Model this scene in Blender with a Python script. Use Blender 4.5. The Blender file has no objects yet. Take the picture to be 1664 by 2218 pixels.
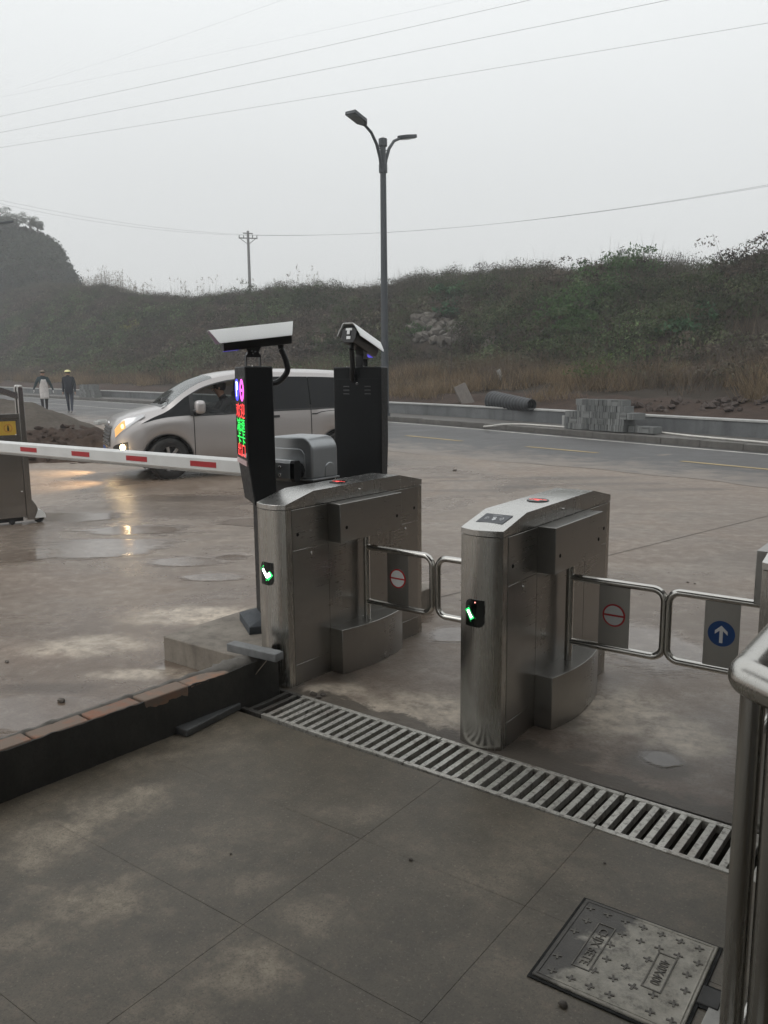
import bpy, bmesh, math, random
import numpy as np
from mathutils import Vector, Matrix, noise as mnoise

scene = bpy.context.scene
COL = scene.collection
R = math.radians

# ---------------------------------------------------------------- camera
# site frame: +Y runs along the turnstiles (out of the gate), +X along the drain, z up, metres
F0, PITCH, ROLL, YAW, CAMH = 1796.0, 0.164993, -0.009722, 0.638342, 1.6
CY, SY = math.cos(YAW), math.sin(YAW)
def o2s(x, y):
    """camera-heading frame (x right, y forward) -> site frame"""
    return (x * CY - y * SY, x * SY + y * CY)
def s2o(X, Y):
    return (X * CY + Y * SY, -X * SY + Y * CY)
_fw = (0.0, math.cos(PITCH), -math.sin(PITCH)); _u0 = (0.0, math.sin(PITCH), math.cos(PITCH))
_cr, _sr = math.cos(ROLL), math.sin(ROLL)
_rt = (_cr, _u0[1] * _sr, _u0[2] * _sr)
_up = (-_sr, _u0[1] * _cr, _u0[2] * _cr)
def _site(v):
    a, b = o2s(v[0], v[1]); return Vector((a, b, v[2]))
FW, RT, UP = _site(_fw), _site(_rt), _site(_up)
CAMP = Vector((0, 0, CAMH))
cam_d = bpy.data.cameras.new('Camera')
cam = bpy.data.objects.new('Camera', cam_d); COL.objects.link(cam)
cam_d.sensor_fit = 'HORIZONTAL'; cam_d.sensor_width = 36.0; cam_d.lens = F0 / 1664.0 * 36.0
cam_d.clip_start = 0.05; cam_d.clip_end = 2000
cam.matrix_world = Matrix(((RT.x, UP.x, -FW.x, 0), (RT.y, UP.y, -FW.y, 0), (RT.z, UP.z, -FW.z, CAMH), (0, 0, 0, 1)))
scene.camera = cam

# ---------------------------------------------------------------- sky, sun, exposure
SUN_EL, SUN_AZ = R(48), R(200)
world = bpy.data.worlds.new('World'); scene.world = world; world.use_nodes = True
wn = world.node_tree; wn.nodes.clear()
w_out = wn.nodes.new('ShaderNodeOutputWorld'); w_bg = wn.nodes.new('ShaderNodeBackground')
w_sky = wn.nodes.new('ShaderNodeTexSky'); w_sky.sky_type = 'NISHITA'; w_sky.sun_disc = False
w_sky.sun_elevation = SUN_EL; w_sky.sun_rotation = SUN_AZ; w_sky.dust_density = 6.0; w_sky.air_density = 1.0
w_hs = wn.nodes.new('ShaderNodeHueSaturation'); w_hs.inputs['Saturation'].default_value = 0.12
wn.links.new(w_sky.outputs[0], w_hs.inputs['Color'])
w_tc = wn.nodes.new('ShaderNodeTexCoord'); w_sep = wn.nodes.new('ShaderNodeSeparateXYZ')
wn.links.new(w_tc.outputs['Generated'], w_sep.inputs[0])
w_no = wn.nodes.new('ShaderNodeTexNoise'); w_no.inputs['Scale'].default_value = 1.6; w_no.inputs['Detail'].default_value = 3
wn.links.new(w_tc.outputs['Generated'], w_no.inputs['Vector'])
w_ma = wn.nodes.new('ShaderNodeMath'); w_ma.operation = 'MULTIPLY_ADD'
w_ma.inputs[1].default_value = 0.10; wn.links.new(w_no.outputs[0], w_ma.inputs[0]); wn.links.new(w_sep.outputs[2], w_ma.inputs[2])
w_cr = wn.nodes.new('ShaderNodeValToRGB')          # overcast cloud deck: darker to the horizon, brightest overhead
e = w_cr.color_ramp.elements
e[0].position = 0.0; e[0].color = (6.0, 6.1, 6.05, 1)
e[1].position = 1.0; e[1].color = (9.6, 9.85, 10.0, 1)
q = e.new(0.10); q.color = (6.3, 6.42, 6.4, 1)
q = e.new(0.26); q.color = (7.2, 7.37, 7.38, 1)
q = e.new(0.45); q.color = (8.75, 9.0, 9.05, 1)
wn.links.new(w_ma.outputs[0], w_cr.inputs[0])
w_mx = wn.nodes.new('ShaderNodeMix'); w_mx.data_type = 'RGBA'; w_mx.inputs[0].default_value = 0.88
wn.links.new(w_hs.outputs[0], w_mx.inputs[6]); wn.links.new(w_cr.outputs[0], w_mx.inputs[7])
wn.links.new(w_mx.outputs[2], w_bg.inputs[0]); w_bg.inputs[1].default_value = 0.12
wn.links.new(w_bg.outputs[0], w_out.inputs[0])
sun_d = bpy.data.lights.new('Sun', 'SUN'); sun_d.energy = 0.5; sun_d.angle = R(40); sun_d.color = (1.0, 0.97, 0.93)
sun = bpy.data.objects.new('Sun', sun_d); COL.objects.link(sun)
sun.rotation_euler = (R(90) - SUN_EL, 0, R(180) - SUN_AZ)
sun.location = (0, 0, 30)
vs = scene.view_settings
vs.view_transform = 'Standard'; vs.look = 'None'; vs.gamma = 1.0; vs.use_curve_mapping = False; vs.exposure = 0.0
scene.render.engine = 'CYCLES'
cy = scene.cycles
cy.use_denoising = True
try: cy.denoiser = 'OPENIMAGEDENOISE'
except Exception: pass
cy.max_bounces = 8; cy.diffuse_bounces = 3; cy.glossy_bounces = 4; cy.transparent_max_bounces = 12
cy.volume_bounces = 1; cy.caustics_reflective = False; cy.caustics_refractive = False
cy.sample_clamp_indirect = 20.0

# ---------------------------------------------------------------- pixel -> place (photograph pixels, 1664 x 2218)
def ray(px, py):
    return FW + RT * ((px - 832) / F0) - UP * ((py - 1109) / F0)
def G(px, py, z=0.0):
    d = ray(px, py); k = (z - CAMH) / d.z
    return Vector((d.x * k, d.y * k, z))
SLOPE, KINK = 0.008, 16.0
def zg(X, Y):
    """the ground climbs very gently beyond the gate apron"""
    return SLOPE * max(0.0, -X * SY + Y * CY - KINK)
def gnd(px, py):
    p = G(px, py, 0.0); d = ray(px, py)
    if d.z < 0 and s2o(p.x, p.y)[1] < KINK: return p
    oy = s2o(d.x, d.y)[1]
    k = (CAMH + SLOPE * KINK) / (SLOPE * oy - d.z)
    return Vector((d.x * k, d.y * k, CAMH + d.z * k))
def D(px, py, depth):
    d = ray(px, py); oy = s2o(d.x, d.y)[1]; k = depth / oy
    return Vector((d.x * k, d.y * k, CAMH + d.z * k))
def proj(p):
    d = Vector(p) - CAMP; z = d.dot(FW)
    return 832 + F0 * d.dot(RT) / z, 1109 - F0 * d.dot(UP) / z

# ---------------------------------------------------------------- mesh helpers
class MB:
    def __init__(s): s.v = []; s.f = []; s.m = []; s.mi = 0
    def add(s, vs_, fs_):
        o = len(s.v); s.v += [tuple(p) for p in vs_]
        for f in fs_: s.f.append(tuple(i + o for i in f)); s.m.append(s.mi)
        return s
    def box(s, lo, hi, T=None):
        x0, y0, z0 = lo; x1, y1, z1 = hi
        vv = [Vector(p) for p in ((x0,y0,z0),(x1,y0,z0),(x1,y1,z0),(x0,y1,z0),(x0,y0,z1),(x1,y0,z1),(x1,y1,z1),(x0,y1,z1))]
        if T is not None: vv = [T @ p for p in vv]
        return s.add(vv, [(0,3,2,1),(4,5,6,7),(0,1,5,4),(1,2,6,5),(2,3,7,6),(3,0,4,7)])
    def prism(s, poly, z0, z1, T=None):
        n = len(poly)
        vv = [Vector((p[0], p[1], z0)) for p in poly] + [Vector((p[0], p[1], z1)) for p in poly]
        if T is not None: vv = [T @ p for p in vv]
        fs = [tuple(range(n - 1, -1, -1)), tuple(range(n, 2 * n))]
        fs += [(i, (i + 1) % n, n + (i + 1) % n, n + i) for i in range(n)]
        return s.add(vv, fs)
    def cyl(s, p0, p1, r0, r1=None, n=16, caps=True):
        return s.tube([p0, p1], [r0, r0 if r1 is None else r1], n, caps)
    def tube(s, path, r, n=12, caps=True):
        path = [Vector(p) for p in path]; m = len(path)
        rs = r if isinstance(r, (list, tuple)) else [r] * m
        vv = []; fs = []
        t0 = (path[1] - path[0]).normalized()
        ref = Vector((0, 0, 1)) if abs(t0.z) < 0.9 else Vector((1, 0, 0))
        nx = t0.cross(ref).normalized()
        for i, p in enumerate(path):
            if i == 0: t = t0
            elif i == m - 1: t = (path[i] - path[i-1]).normalized()
            else: t = ((path[i+1] - path[i]).normalized() + (path[i] - path[i-1]).normalized()).normalized()
            nx = (nx - t * nx.dot(t)).normalized(); ny = t.cross(nx)
            k = rs[i]
            for j in range(n):
                a = 2 * math.pi * j / n
                vv.append(p + nx * (k * math.cos(a)) + ny * (k * math.sin(a)))
        for i in range(m - 1):
            for j in range(n):
                a, b = i * n + j, i * n + (j + 1) % n
                fs.append((a, b, b + n, a + n))
        if caps: fs += [tuple(range(n - 1, -1, -1)), tuple(range((m - 1) * n, m * n))]
        return s.add(vv, fs)
    def grid(s, pts):
        """pts[i][j]"""
        ni, nj = len(pts), len(pts[0])
        return s.add([p for row in pts for p in row],
                     [(i*nj+j, (i+1)*nj+j, (i+1)*nj+j+1, i*nj+j+1) for i in range(ni-1) for j in range(nj-1)])
    def disc(s, c, nrm, r, n=24, a0=0.0, a1=2*math.pi, up=(0,0,1)):
        c = Vector(c); nrm = Vector(nrm).normalized(); u = Vector(up)
        u = (u - nrm * u.dot(nrm)).normalized(); w = u.cross(nrm) * -1
        full = abs(a1 - a0) > 6.28
        vv = [c + (u * math.cos(a0 + (a1-a0)*i/n) + w * math.sin(a0 + (a1-a0)*i/n)) * r for i in range(n if full else n + 1)]
        return s.add(vv, [tuple(range(len(vv)))])
    def ico(s, c, r, sub=1, jit=0.0, sc=(1,1,1), seed=0, T=None):
        bm = bmesh.new(); bmesh.ops.create_icosphere(bm, subdivisions=sub, radius=1.0)
        rnd = random.Random(seed); vv = []
        for v in bm.verts:
            k = 1 + jit * (rnd.random() * 2 - 1)
            p = Vector((v.co.x * sc[0], v.co.y * sc[1], v.co.z * sc[2])) * (r * k)
            if T is not None: p = T @ p
            vv.append(p + Vector(c))
        fs = [tuple(v.index for v in f.verts) for f in bm.faces]; bm.free()
        return s.add(vv, fs)
    def build(s, name, mats, parent=None, smooth=None, bevel=0.0, seg=2, loc=None, rot=None):
        me = bpy.data.meshes.new(name); me.from_pydata(s.v, [], s.f)
        if not isinstance(mats, (list, tuple)): mats = [mats]
        for m in mats: me.materials.append(m)
        if len(mats) > 1: me.polygons.foreach_set('material_index', s.m)
        bm = bmesh.new(); bm.from_mesh(me); bmesh.ops.recalc_face_normals(bm, faces=bm.faces); bm.to_mesh(me); bm.free()
        if smooth is not None or bevel:
            me.shade_smooth(); me.set_sharp_from_angle(angle=R(smooth if smooth is not None else 35))
        o = bpy.data.objects.new(name, me); COL.objects.link(o)
        if parent is not None: o.parent = parent
        if loc is not None: o.location = loc
        if rot is not None: o.rotation_euler = rot
        if bevel:
            b = o.modifiers.new('bevel', 'BEVEL'); b.width = bevel; b.segments = seg; b.limit_method = 'ANGLE'; b.angle_limit = R(40)
            b.harden_normals = False
        return o
def tag(o, label, cat, group=None):
    o['label'] = label; o['category'] = cat
    if group: o['group'] = group
    return o
def kind(o, k, label=None):
    o['kind'] = k
    if label: o['label'] = label
    return o
def thing(name, label, cat, loc=(0,0,0), rotz=0.0, group=None):
    o = bpy.data.objects.new(name, None); COL.objects.link(o)
    o.empty_display_size = 0.1; o.location = loc; o.rotation_euler = (0, 0, rotz)
    return tag(o, label, cat, group)
def link_copy(src, parent=None, loc=None, rot=None, scale=None):
    c = src.copy(); COL.objects.link(c)
    if parent is not None: c.parent = parent
    if loc is not None: c.location = loc
    if rot is not None: c.rotation_euler = rot
    if scale is not None: c.scale = scale
    return c
def lerp(a, b, t): return a + (b - a) * t
def sst(a, b, x):
    t = min(1, max(0, (x - a) / (b - a))); return t * t * (3 - 2 * t)
def interp(x, xs, ys):
    return float(np.interp(x, xs, ys))
def fillet(pts, rad, n=6):
    """round the inner corners of an open 3-d polyline"""
    pts = [Vector(p) for p in pts]; out = [pts[0]]
    for i in range(1, len(pts) - 1):
        a = (pts[i-1] - pts[i]).normalized(); b = (pts[i+1] - pts[i]).normalized()
        half = math.acos(max(-1, min(1, a.dot(b)))) / 2
        dd = rad / math.tan(half); p0 = pts[i] + a * dd; p1 = pts[i] + b * dd
        c = pts[i] + (a + b).normalized() * (rad / math.sin(half))
        v0 = p0 - c; v1 = p1 - c; ang = v0.angle(v1)
        for k in range(n + 1):
            t = k / n
            w = (v0 * math.sin((1 - t) * ang) + v1 * math.sin(t * ang)) / math.sin(ang)
            out.append(c + w)
    out.append(pts[-1]); return out

# ---------------------------------------------------------------- materials
class NT:
    def __init__(s, name):
        s.mat = bpy.data.materials.new(name); s.mat.use_nodes = True
        s.t = s.mat.node_tree; s.b = s.t.nodes['Principled BSDF']; s.out = s.t.nodes['Material Output']
    def n(s, typ, **kw):
        nd = s.t.nodes.new('ShaderNode' + typ)
        for k, v in kw.items(): setattr(nd, k, v)
        return nd
    def L(s, a, b): s.t.links.new(a, b)
    def put(s, sock, v):
        if hasattr(v, 'is_output'): s.L(v, sock)
        elif isinstance(v, (tuple, list)) and len(v) == 3 and sock.type == 'RGBA': sock.default_value = (*v, 1)
        else: sock.default_value = v
    def co(s, which='Object'):
        return s.n('TexCoord').outputs[which]
    def mapv(s, vec, loc=(0,0,0), rot=(0,0,0), sc=(1,1,1)):
        m = s.n('Mapping'); s.L(vec, m.inputs[0]); m.inputs[1].default_value = loc; m.inputs[2].default_value = rot; m.inputs[3].default_value = sc
        return m.outputs[0]
    def noise(s, vec, scale, detail=4, rough=0.55, dist=0.0):
        m = s.n('TexNoise'); s.L(vec, m.inputs['Vector']); m.inputs['Scale'].default_value = scale
        m.inputs['Detail'].default_value = detail; m.inputs['Roughness'].default_value = rough; m.inputs['Distortion'].default_value = dist
        return m.outputs[0]
    def vor(s, vec, scale, feature='F1', out='Distance'):
        m = s.n('TexVoronoi', feature=feature); s.L(vec, m.inputs['Vector']); m.inputs['Scale'].default_value = scale
        return m.outputs[out]
    def ramp(s, fac, stops):
        m = s.n('ValToRGB'); s.L(fac, m.inputs[0]); e = m.color_ramp.elements
        while len(e) < len(stops): e.new(0.5)
        for el, (p, c) in zip(e, stops):
            el.position = p; el.color = (c, c, c, 1) if isinstance(c, (int, float)) else (*c, 1)
        return m.outputs[0]
    def mix(s, fac, a, b, blend='MIX'):
        m = s.n('Mix', data_type='RGBA', blend_type=blend)
        s.put(m.inputs[0], fac); s.put(m.inputs[6], a); s.put(m.inputs[7], b)
        return m.outputs[2]
    def math(s, op, a, b=0.0, c=0.0, clamp=False):
        m = s.n('Math', operation=op, use_clamp=clamp)
        s.put(m.inputs[0], a); s.put(m.inputs[1], b); s.put(m.inputs[2], c)
        return m.outputs[0]
    def bump(s, h, strength=0.3, dist=0.01):
        m = s.n('Bump'); m.inputs['Strength'].default_value = strength; m.inputs['Distance'].default_value = dist
        s.L(h, m.inputs['Height']); s.L(m.outputs[0], s.b.inputs['Normal']); return m
    def set(s, **kw):
        names = dict(col='Base Color', rough='Roughness', metal='Metallic', spec='Specular IOR Level', em='Emission Color',
                     ems='Emission Strength', alpha='Alpha', coat='Coat Weight', coatr='Coat Roughness', trans='Transmission Weight', aniso='Anisotropic')
        for k, v in kw.items(): s.put(s.b.inputs[names[k]], v)
        return s
def plain(name, col, rough=0.5, metal=0.0, var=0.12, scale=6.0, bump=0.0, bscale=60.0, **kw):
    """plain paint / plastic / metal with a little uneven colour and gloss"""
    t = NT(name); v = t.co()
    n = t.noise(v, scale, 5); n2 = t.noise(v, scale * 7, 4)
    c0 = tuple(max(0, x * (1 - var)) for x in col); c1 = tuple(min(1, x * (1 + var)) for x in col)
    t.set(col=t.ramp(n, [(0.3, c0), (0.7, c1)]), metal=metal)
    t.set(rough=t.ramp(n2, [(0.3, max(0.02, rough * 0.82)), (0.75, min(1, rough * 1.2))]))
    if bump: t.bump(t.noise(v, bscale, 5), bump, 0.004)
    t.set(**kw); return t.mat
def emit(name, col, strength):
    t = NT(name); t.set(col=tuple(c * 0.3 for c in col), em=col, ems=strength, rough=0.4); return t.mat
def brushed(name, col, rough, axis='z', amt=1.0):
    t = NT(name); v = t.co()
    sc = {'z': (90, 90, 1.2), 'y': (90, 1.2, 90), 'x': (1.2, 90, 90)}[axis]
    g = t.noise(t.mapv(v, sc=sc), 3.0, 4, 0.6); b = t.noise(v, 2.2, 5, 0.6); sm = t.noise(v, 9.0, 6, 0.7)
    c = t.mix(t.ramp(b, [(0.3, 0.0), (0.75, 1.0)]), tuple(x * 0.86 for x in col), col)
    c = t.mix(t.math('MULTIPLY', t.ramp(sm, [(0.52, 0.0), (0.75, 1.0)]), 0.35), c, tuple(x * 0.72 * k for x, k in zip(col, (1, .97, .92))))
    t.set(col=c, metal=1.0)
    st = t.noise(t.mapv(v, sc=(26, 26, 0.9)), 1.0, 6, 0.7); sp_ = t.vor(v, 60.0)
    c = t.mix(t.math('MULTIPLY', t.ramp(st, [(0.55, 0.0), (0.72, 1.0)]), 0.30 * amt), c, tuple(x * 0.62 for x in col)); c = t.mix(t.math('MULTIPLY', t.ramp(sp_, [(0.06, 1.0), (0.13, 0.0)]), 0.22 * amt), c, tuple(min(1, x * 1.35) for x in col)); t.set(col=c)
    r = t.math('MULTIPLY_ADD', g, 0.22 * amt, rough - 0.11 * amt); r = t.math('MULTIPLY_ADD', b, 0.14, t.math('SUBTRACT', r, 0.07)); r = t.math('MULTIPLY_ADD', t.ramp(st, [(0.5, 0.0), (0.7, 1.0)]), 0.10 * amt, r)
    t.set(rough=r); t.bump(g, 0.022 * amt, 0.001)
    return t.mat
# ================================================================ THE SETTING
rng = np.random.default_rng(7); random.seed(11)
def ell_mask(t, vold, px, py, rx, ry, soft=0.25, nz=None, amt=0.5):
    """a soft ellipse lying on the ground, placed from photograph pixels"""
    c = G(px, py); cx_, cy_ = s2o(c.x, c.y)
    a = G(px + rx, py); ax = abs(s2o(a.x, a.y)[0] - cx_)
    b0 = G(px, py - ry); b1 = G(px, py + ry); by = abs(s2o(b0.x, b0.y)[1] - s2o(b1.x, b1.y)[1]) / 2
    v = t.mapv(vold, loc=(-cx_ / ax, -cy_ / by, 0), sc=(1 / ax, 1 / by, 0))
    ln = t.n('VectorMath', operation='LENGTH'); t.L(v, ln.inputs[0]); d = ln.outputs['Value']
    if nz is not None: d = t.math('MULTIPLY_ADD', nz, amt, t.math('SUBTRACT', d, amt * 0.5))
    m = t.n('MapRange', interpolation_type='SMOOTHSTEP'); t.L(d, m.inputs[0])
    m.inputs[1].default_value = 1.0; m.inputs[2].default_value = 1.0 - soft; m.inputs[3].default_value = 0.0; m.inputs[4].default_value = 1.0
    return m.outputs[0]

def concrete_apron():
    t = NT('wet_muddy_concrete'); v = t.co(); vo = t.mapv(v, rot=(0, 0, -YAW))
    big = t.noise(v, 0.22, 5, 0.6); mid = t.noise(v, 0.9, 7, 0.65, 0.6); fine = t.noise(v, 9, 8, 0.7); grain = t.noise(v, 70, 4, 0.7)
    nz = t.noise(v, 1.7, 6, 0.65)
    strk = t.noise(t.mapv(vo, sc=(0.35, 1.6, 1.0)), 1.1, 8, 0.68, 0.5); strk2 = t.noise(t.mapv(vo, sc=(0.5, 3.2, 1.0)), 2.4, 7, 0.7)
    c = t.ramp(mid, [(0.30, (0.165, 0.133, 0.108)), (0.50, (0.232, 0.194, 0.163)), (0.68, (0.30, 0.262, 0.226))])
    c = t.mix(t.ramp(strk, [(0.40, 0.55), (0.58, 0.0)]), c, (0.135, 0.105, 0.084))
    c = t.mix(t.math('MULTIPLY', t.ramp(strk2, [(0.52, 0.0), (0.68, 1.0)]), 0.5), c, (0.33, 0.295, 0.255))
    c = t.mix(t.ramp(big, [(0.35, 0.0), (0.65, 0.55)]), c, (0.185, 0.132, 0.10))
    c = t.mix(t.math('MULTIPLY', t.ramp(fine, [(0.47, 0.0), (0.62, 1.0)]), 0.62), c, (0.135, 0.098, 0.076))
    c = t.mix(t.math('MULTIPLY', t.ramp(fine, [(0.34, 1.0), (0.46, 0.0)]), 0.45), c, (0.36, 0.32, 0.28))
    c = t.mix(t.math('MULTIPLY', t.ramp(grain, [(0.38, 1.0), (0.50, 0.0)]), 0.38), c, (0.085, 0.07, 0.06))
    pale = None
    for a in ((430, 1330, 210, 28), (180, 1400, 190, 30), (460, 1385, 110, 20), (300, 1460, 150, 18), (900, 1540, 260, 60), (1330, 1540, 190, 80), (1480, 1600, 130, 70), (720, 1500, 120, 25)):
        m = ell_mask(t, vo, *a, soft=0.7, nz=mid, amt=1.4); pale = m if pale is None else t.math('MAXIMUM', pale, m)
    c = t.mix(t.math('MULTIPLY', pale, t.ramp(fine, [(0.38, 0.95), (0.62, 0.25)])), c, (0.62, 0.54, 0.45))
    # tyre tracks and mud streaks
    dark = None
    for a in ((960, 1034, 95, 4.5), (1000, 1041, 75, 3.0), (890, 1047, 70, 3.0), (1120, 1055, 90, 5), (450, 1078, 120, 9), (600, 1090, 110, 6), (250, 1062, 130, 8), (820, 1330, 60, 14), (120, 1490, 160, 20), (1240, 1035, 200, 5), (1480, 1060, 170, 5), (1330, 1048, 160, 4), (1030, 1062, 120, 4), (700, 1100, 120, 5)):
        m = ell_mask(t, vo, *a, soft=0.6, nz=nz, amt=1.9); dark = m if dark is None else t.math('MAXIMUM', dark, m)
    c = t.mix(t.math('MULTIPLY', dark, 0.75), c, (0.105, 0.083, 0.07))
    # damp band along the drain and round the turnstile feet
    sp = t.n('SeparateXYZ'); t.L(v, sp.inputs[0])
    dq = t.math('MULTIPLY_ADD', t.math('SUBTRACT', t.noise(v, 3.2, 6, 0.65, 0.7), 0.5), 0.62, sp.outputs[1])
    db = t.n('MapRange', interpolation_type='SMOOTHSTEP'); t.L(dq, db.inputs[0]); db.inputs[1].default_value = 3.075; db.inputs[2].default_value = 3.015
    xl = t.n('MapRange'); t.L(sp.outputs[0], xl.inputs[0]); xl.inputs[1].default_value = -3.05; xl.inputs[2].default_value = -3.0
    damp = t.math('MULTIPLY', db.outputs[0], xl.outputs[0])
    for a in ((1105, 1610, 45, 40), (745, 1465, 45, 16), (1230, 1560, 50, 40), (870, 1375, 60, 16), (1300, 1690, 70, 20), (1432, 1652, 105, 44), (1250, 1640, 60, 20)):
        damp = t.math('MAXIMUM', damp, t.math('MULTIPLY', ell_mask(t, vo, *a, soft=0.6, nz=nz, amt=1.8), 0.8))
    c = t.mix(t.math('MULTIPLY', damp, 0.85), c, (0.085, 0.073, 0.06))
    # standing water and damp film
    pud = None; nz2 = t.noise(t.mapv(vo, sc=(0.6, 1.4, 1.0)), 1.3, 7, 0.62, 0.5)
    for a in ((235, 1185, 150, 20), (400, 1215, 100, 14), (290, 1150, 150, 12), (455, 1250, 70, 9), (500, 1205, 60, 8), (160, 1120, 120, 14), (1400, 1395, 120, 48), (1432, 1645, 52, 22), (985, 1372, 60, 16), (880, 1340, 70, 14),
              (90, 1545, 170, 34), (420, 1440, 80, 16), (560, 1130, 90, 8), (40, 1200, 90, 14)):
        m = t.math('MULTIPLY', ell_mask(t, vo, a[0], a[1], a[2] * 1.2, a[3] * 1.35, soft=0.4, nz=nz2, amt=1.9), 1.0 if a[0] > 850 else 0.95); pud = m if pud is None else t.math('MAXIMUM', pud, m)
    film = t.math('MULTIPLY', ell_mask(t, vo, 500, 1120, 1500, 190, soft=0.5), t.ramp(t.noise(v, 0.55, 6, 0.6, 0.8), [(0.36, 0.0), (0.60, 1.0)]))
    gloss = ell_mask(t, vo, 300, 1095, 330, 42, soft=0.6, nz=mid, amt=0.9)
    film = t.math('MAXIMUM', film, gloss)
    wet = t.math('MAXIMUM', t.math('MULTIPLY', film, 0.75), pud)
    c = t.mix(t.math('MULTIPLY', wet, 0.62), c, t.mix(0.5, c, (0.05, 0.04, 0.034)))
    c = t.mix(1.0, c, (1.13, 1.115, 1.07), 'MULTIPLY')
    t.set(col=c)
    r = t.mix(film, t.ramp(mid, [(0.3, 0.46), (0.7, 0.62)]), (0.20, 0.20, 0.20))
    r = t.mix(gloss, r, t.ramp(mid, [(0.35, 0.13), (0.6, 0.24)]))
    r = t.mix(pud, r, (0.035, 0.035, 0.035))
    t.set(rough=r, spec=0.5)
    h = t.math('ADD', t.math('MULTIPLY', fine, 0.6), t.math('MULTIPLY', grain, 0.35))
    h = t.math('ADD', h, t.math('MULTIPLY', mid, 1.2))
    h = t.math('MULTIPLY', h, t.math('SUBTRACT', 1.0, t.math('MULTIPLY', pud, 0.93)))
    t.bump(h, 0.45, 0.02)
    return t.mat
def concrete_walk():
    t = NT('damp_troweled_concrete'); v = t.co('Object')
    oi = t.n('ObjectInfo'); 
    g = t.n('NewGeometry').outputs['Position']
    big = t.noise(g, 1.5, 4, 0.55, 0.4); mid = t.noise(g, 4.5, 6, 0.6); fine = t.noise(g, 22, 8, 0.75); grain = t.noise(g, 160, 4, 0.7)
    dry = t.math('MULTIPLY', t.ramp(big, [(0.50, 0.0), (0.70, 1.0)]), 0.45); vo = t.mapv(g, rot=(0, 0, -YAW)); nzb = t.noise(g, 5.0, 6, 0.65)
    for px, py, rx, ry, k in ((240, 1752, 100, 48, .8), (85, 1825, 120, 55, .95), (205, 1955, 130, 50, .95), (60, 2035, 110, 45, .7), (524, 1800, 120, 35, .3), (430, 1850, 90, 40, .4), (540, 1915, 70, 28, .5), (668, 1985, 90, 40, .6), (760, 1762, 90, 28, .35), (535, 2110, 140, 75, 1.0), (370, 2195, 120, 45, .7), (330, 1640, 90, 22, .5), (860, 1830, 90, 30, .25)):
        dry = t.math('MAXIMUM', dry, t.math('MULTIPLY', ell_mask(t, vo, px, py, rx * 1.45, ry * 1.4, soft=0.95, nz=nzb, amt=3.0), k))
    dry = t.math('MULTIPLY', dry, t.ramp(mid, [(0.25, 0.45), (0.6, 1.0)]))
    dry = t.math('MULTIPLY', dry, t.ramp(t.noise(g, 16, 8, 0.75), [(0.36, 0.25), (0.56, 1.0)]))
    c = t.ramp(mid, [(0.3, (0.115, 0.102, 0.080)), (0.7, (0.15, 0.132, 0.104))])
    c = t.mix(t.math('MULTIPLY', oi.outputs['Random'], 0.30), c, (0.095, 0.083, 0.066))
    c = t.mix(t.math('MULTIPLY', t.ramp(t.noise(g, 11, 7, 0.7), [(0.48, 0.0), (0.64, 1.0)]), 0.5), c, (0.195, 0.165, 0.128))
    c = t.mix(t.math('MULTIPLY', t.ramp(t.noise(g, 7.0, 7, 0.7), [(0.36, 1.0), (0.5, 0.0)]), 0.45), c, (0.082, 0.074, 0.06))
    c = t.mix(dry, c, t.ramp(fine, [(0.3, (0.36, 0.315, 0.26)), (0.7, (0.52, 0.46, 0.385))]))
    c = t.mix(t.math('MULTIPLY', t.ramp(fine, [(0.55, 0.0), (0.75, 1.0)]), 0.35), c, (0.20, 0.13, 0.095))
    c = t.mix(t.math('MULTIPLY', t.ramp(grain, [(0.36, 1.0), (0.5, 0.0)]), 0.40), c, (0.06, 0.053, 0.044))
    gr = t.noise(g, 95, 3, 0.8); c = t.mix(t.math('MULTIPLY', t.ramp(gr, [(0.60, 0.0), (0.68, 1.0)]), 0.55), c, (0.045, 0.04, 0.034)); c = t.mix(t.math('MULTIPLY', t.ramp(gr, [(0.32, 1.0), (0.40, 0.0)]), 0.4), c, (0.40, 0.36, 0.30))
    c = t.mix(1.0, c, (0.97, 0.935, 0.87), 'MULTIPLY')
    t.set(col=c, rough=t.mix(dry, (0.42, 0.42, 0.42), (0.75, 0.75, 0.75)))
    t.bump(t.math('ADD', fine, t.math('MULTIPLY', grain, 0.5)), 0.32, 0.006)
    return t.mat
def asphalt():
    t = NT('wet_asphalt'); v = t.co()
    a = t.n('Attribute', attribute_name='mud').outputs['Fac']
    big = t.noise(v, 0.35, 6, 0.6, 0.6); g = t.noise(v, 26, 5, 0.8); st = t.noise(v, 2.0, 7, 0.7)
    c = t.ramp(big, [(0.3, (0.038, 0.037, 0.038)), (0.7, (0.06, 0.058, 0.057))])
    c = t.mix(t.math('MULTIPLY', t.ramp(g, [(0.4, 0.0), (0.7, 1.0)]), 0.4), c, (0.14, 0.135, 0.13))
    m = t.ramp(t.math('MULTIPLY_ADD', t.math('SUBTRACT', st, 0.5), 1.6, a), [(0.55, 0.0), (1.0, 1.0)])
    c = t.mix(m, c, (0.19, 0.158, 0.132))
    t.set(col=c, rough=t.ramp(big, [(0.35, 0.38), (0.65, 0.60)]), spec=0.5); t.bump(g, 0.15, 0.01)
    return t.mat
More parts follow.
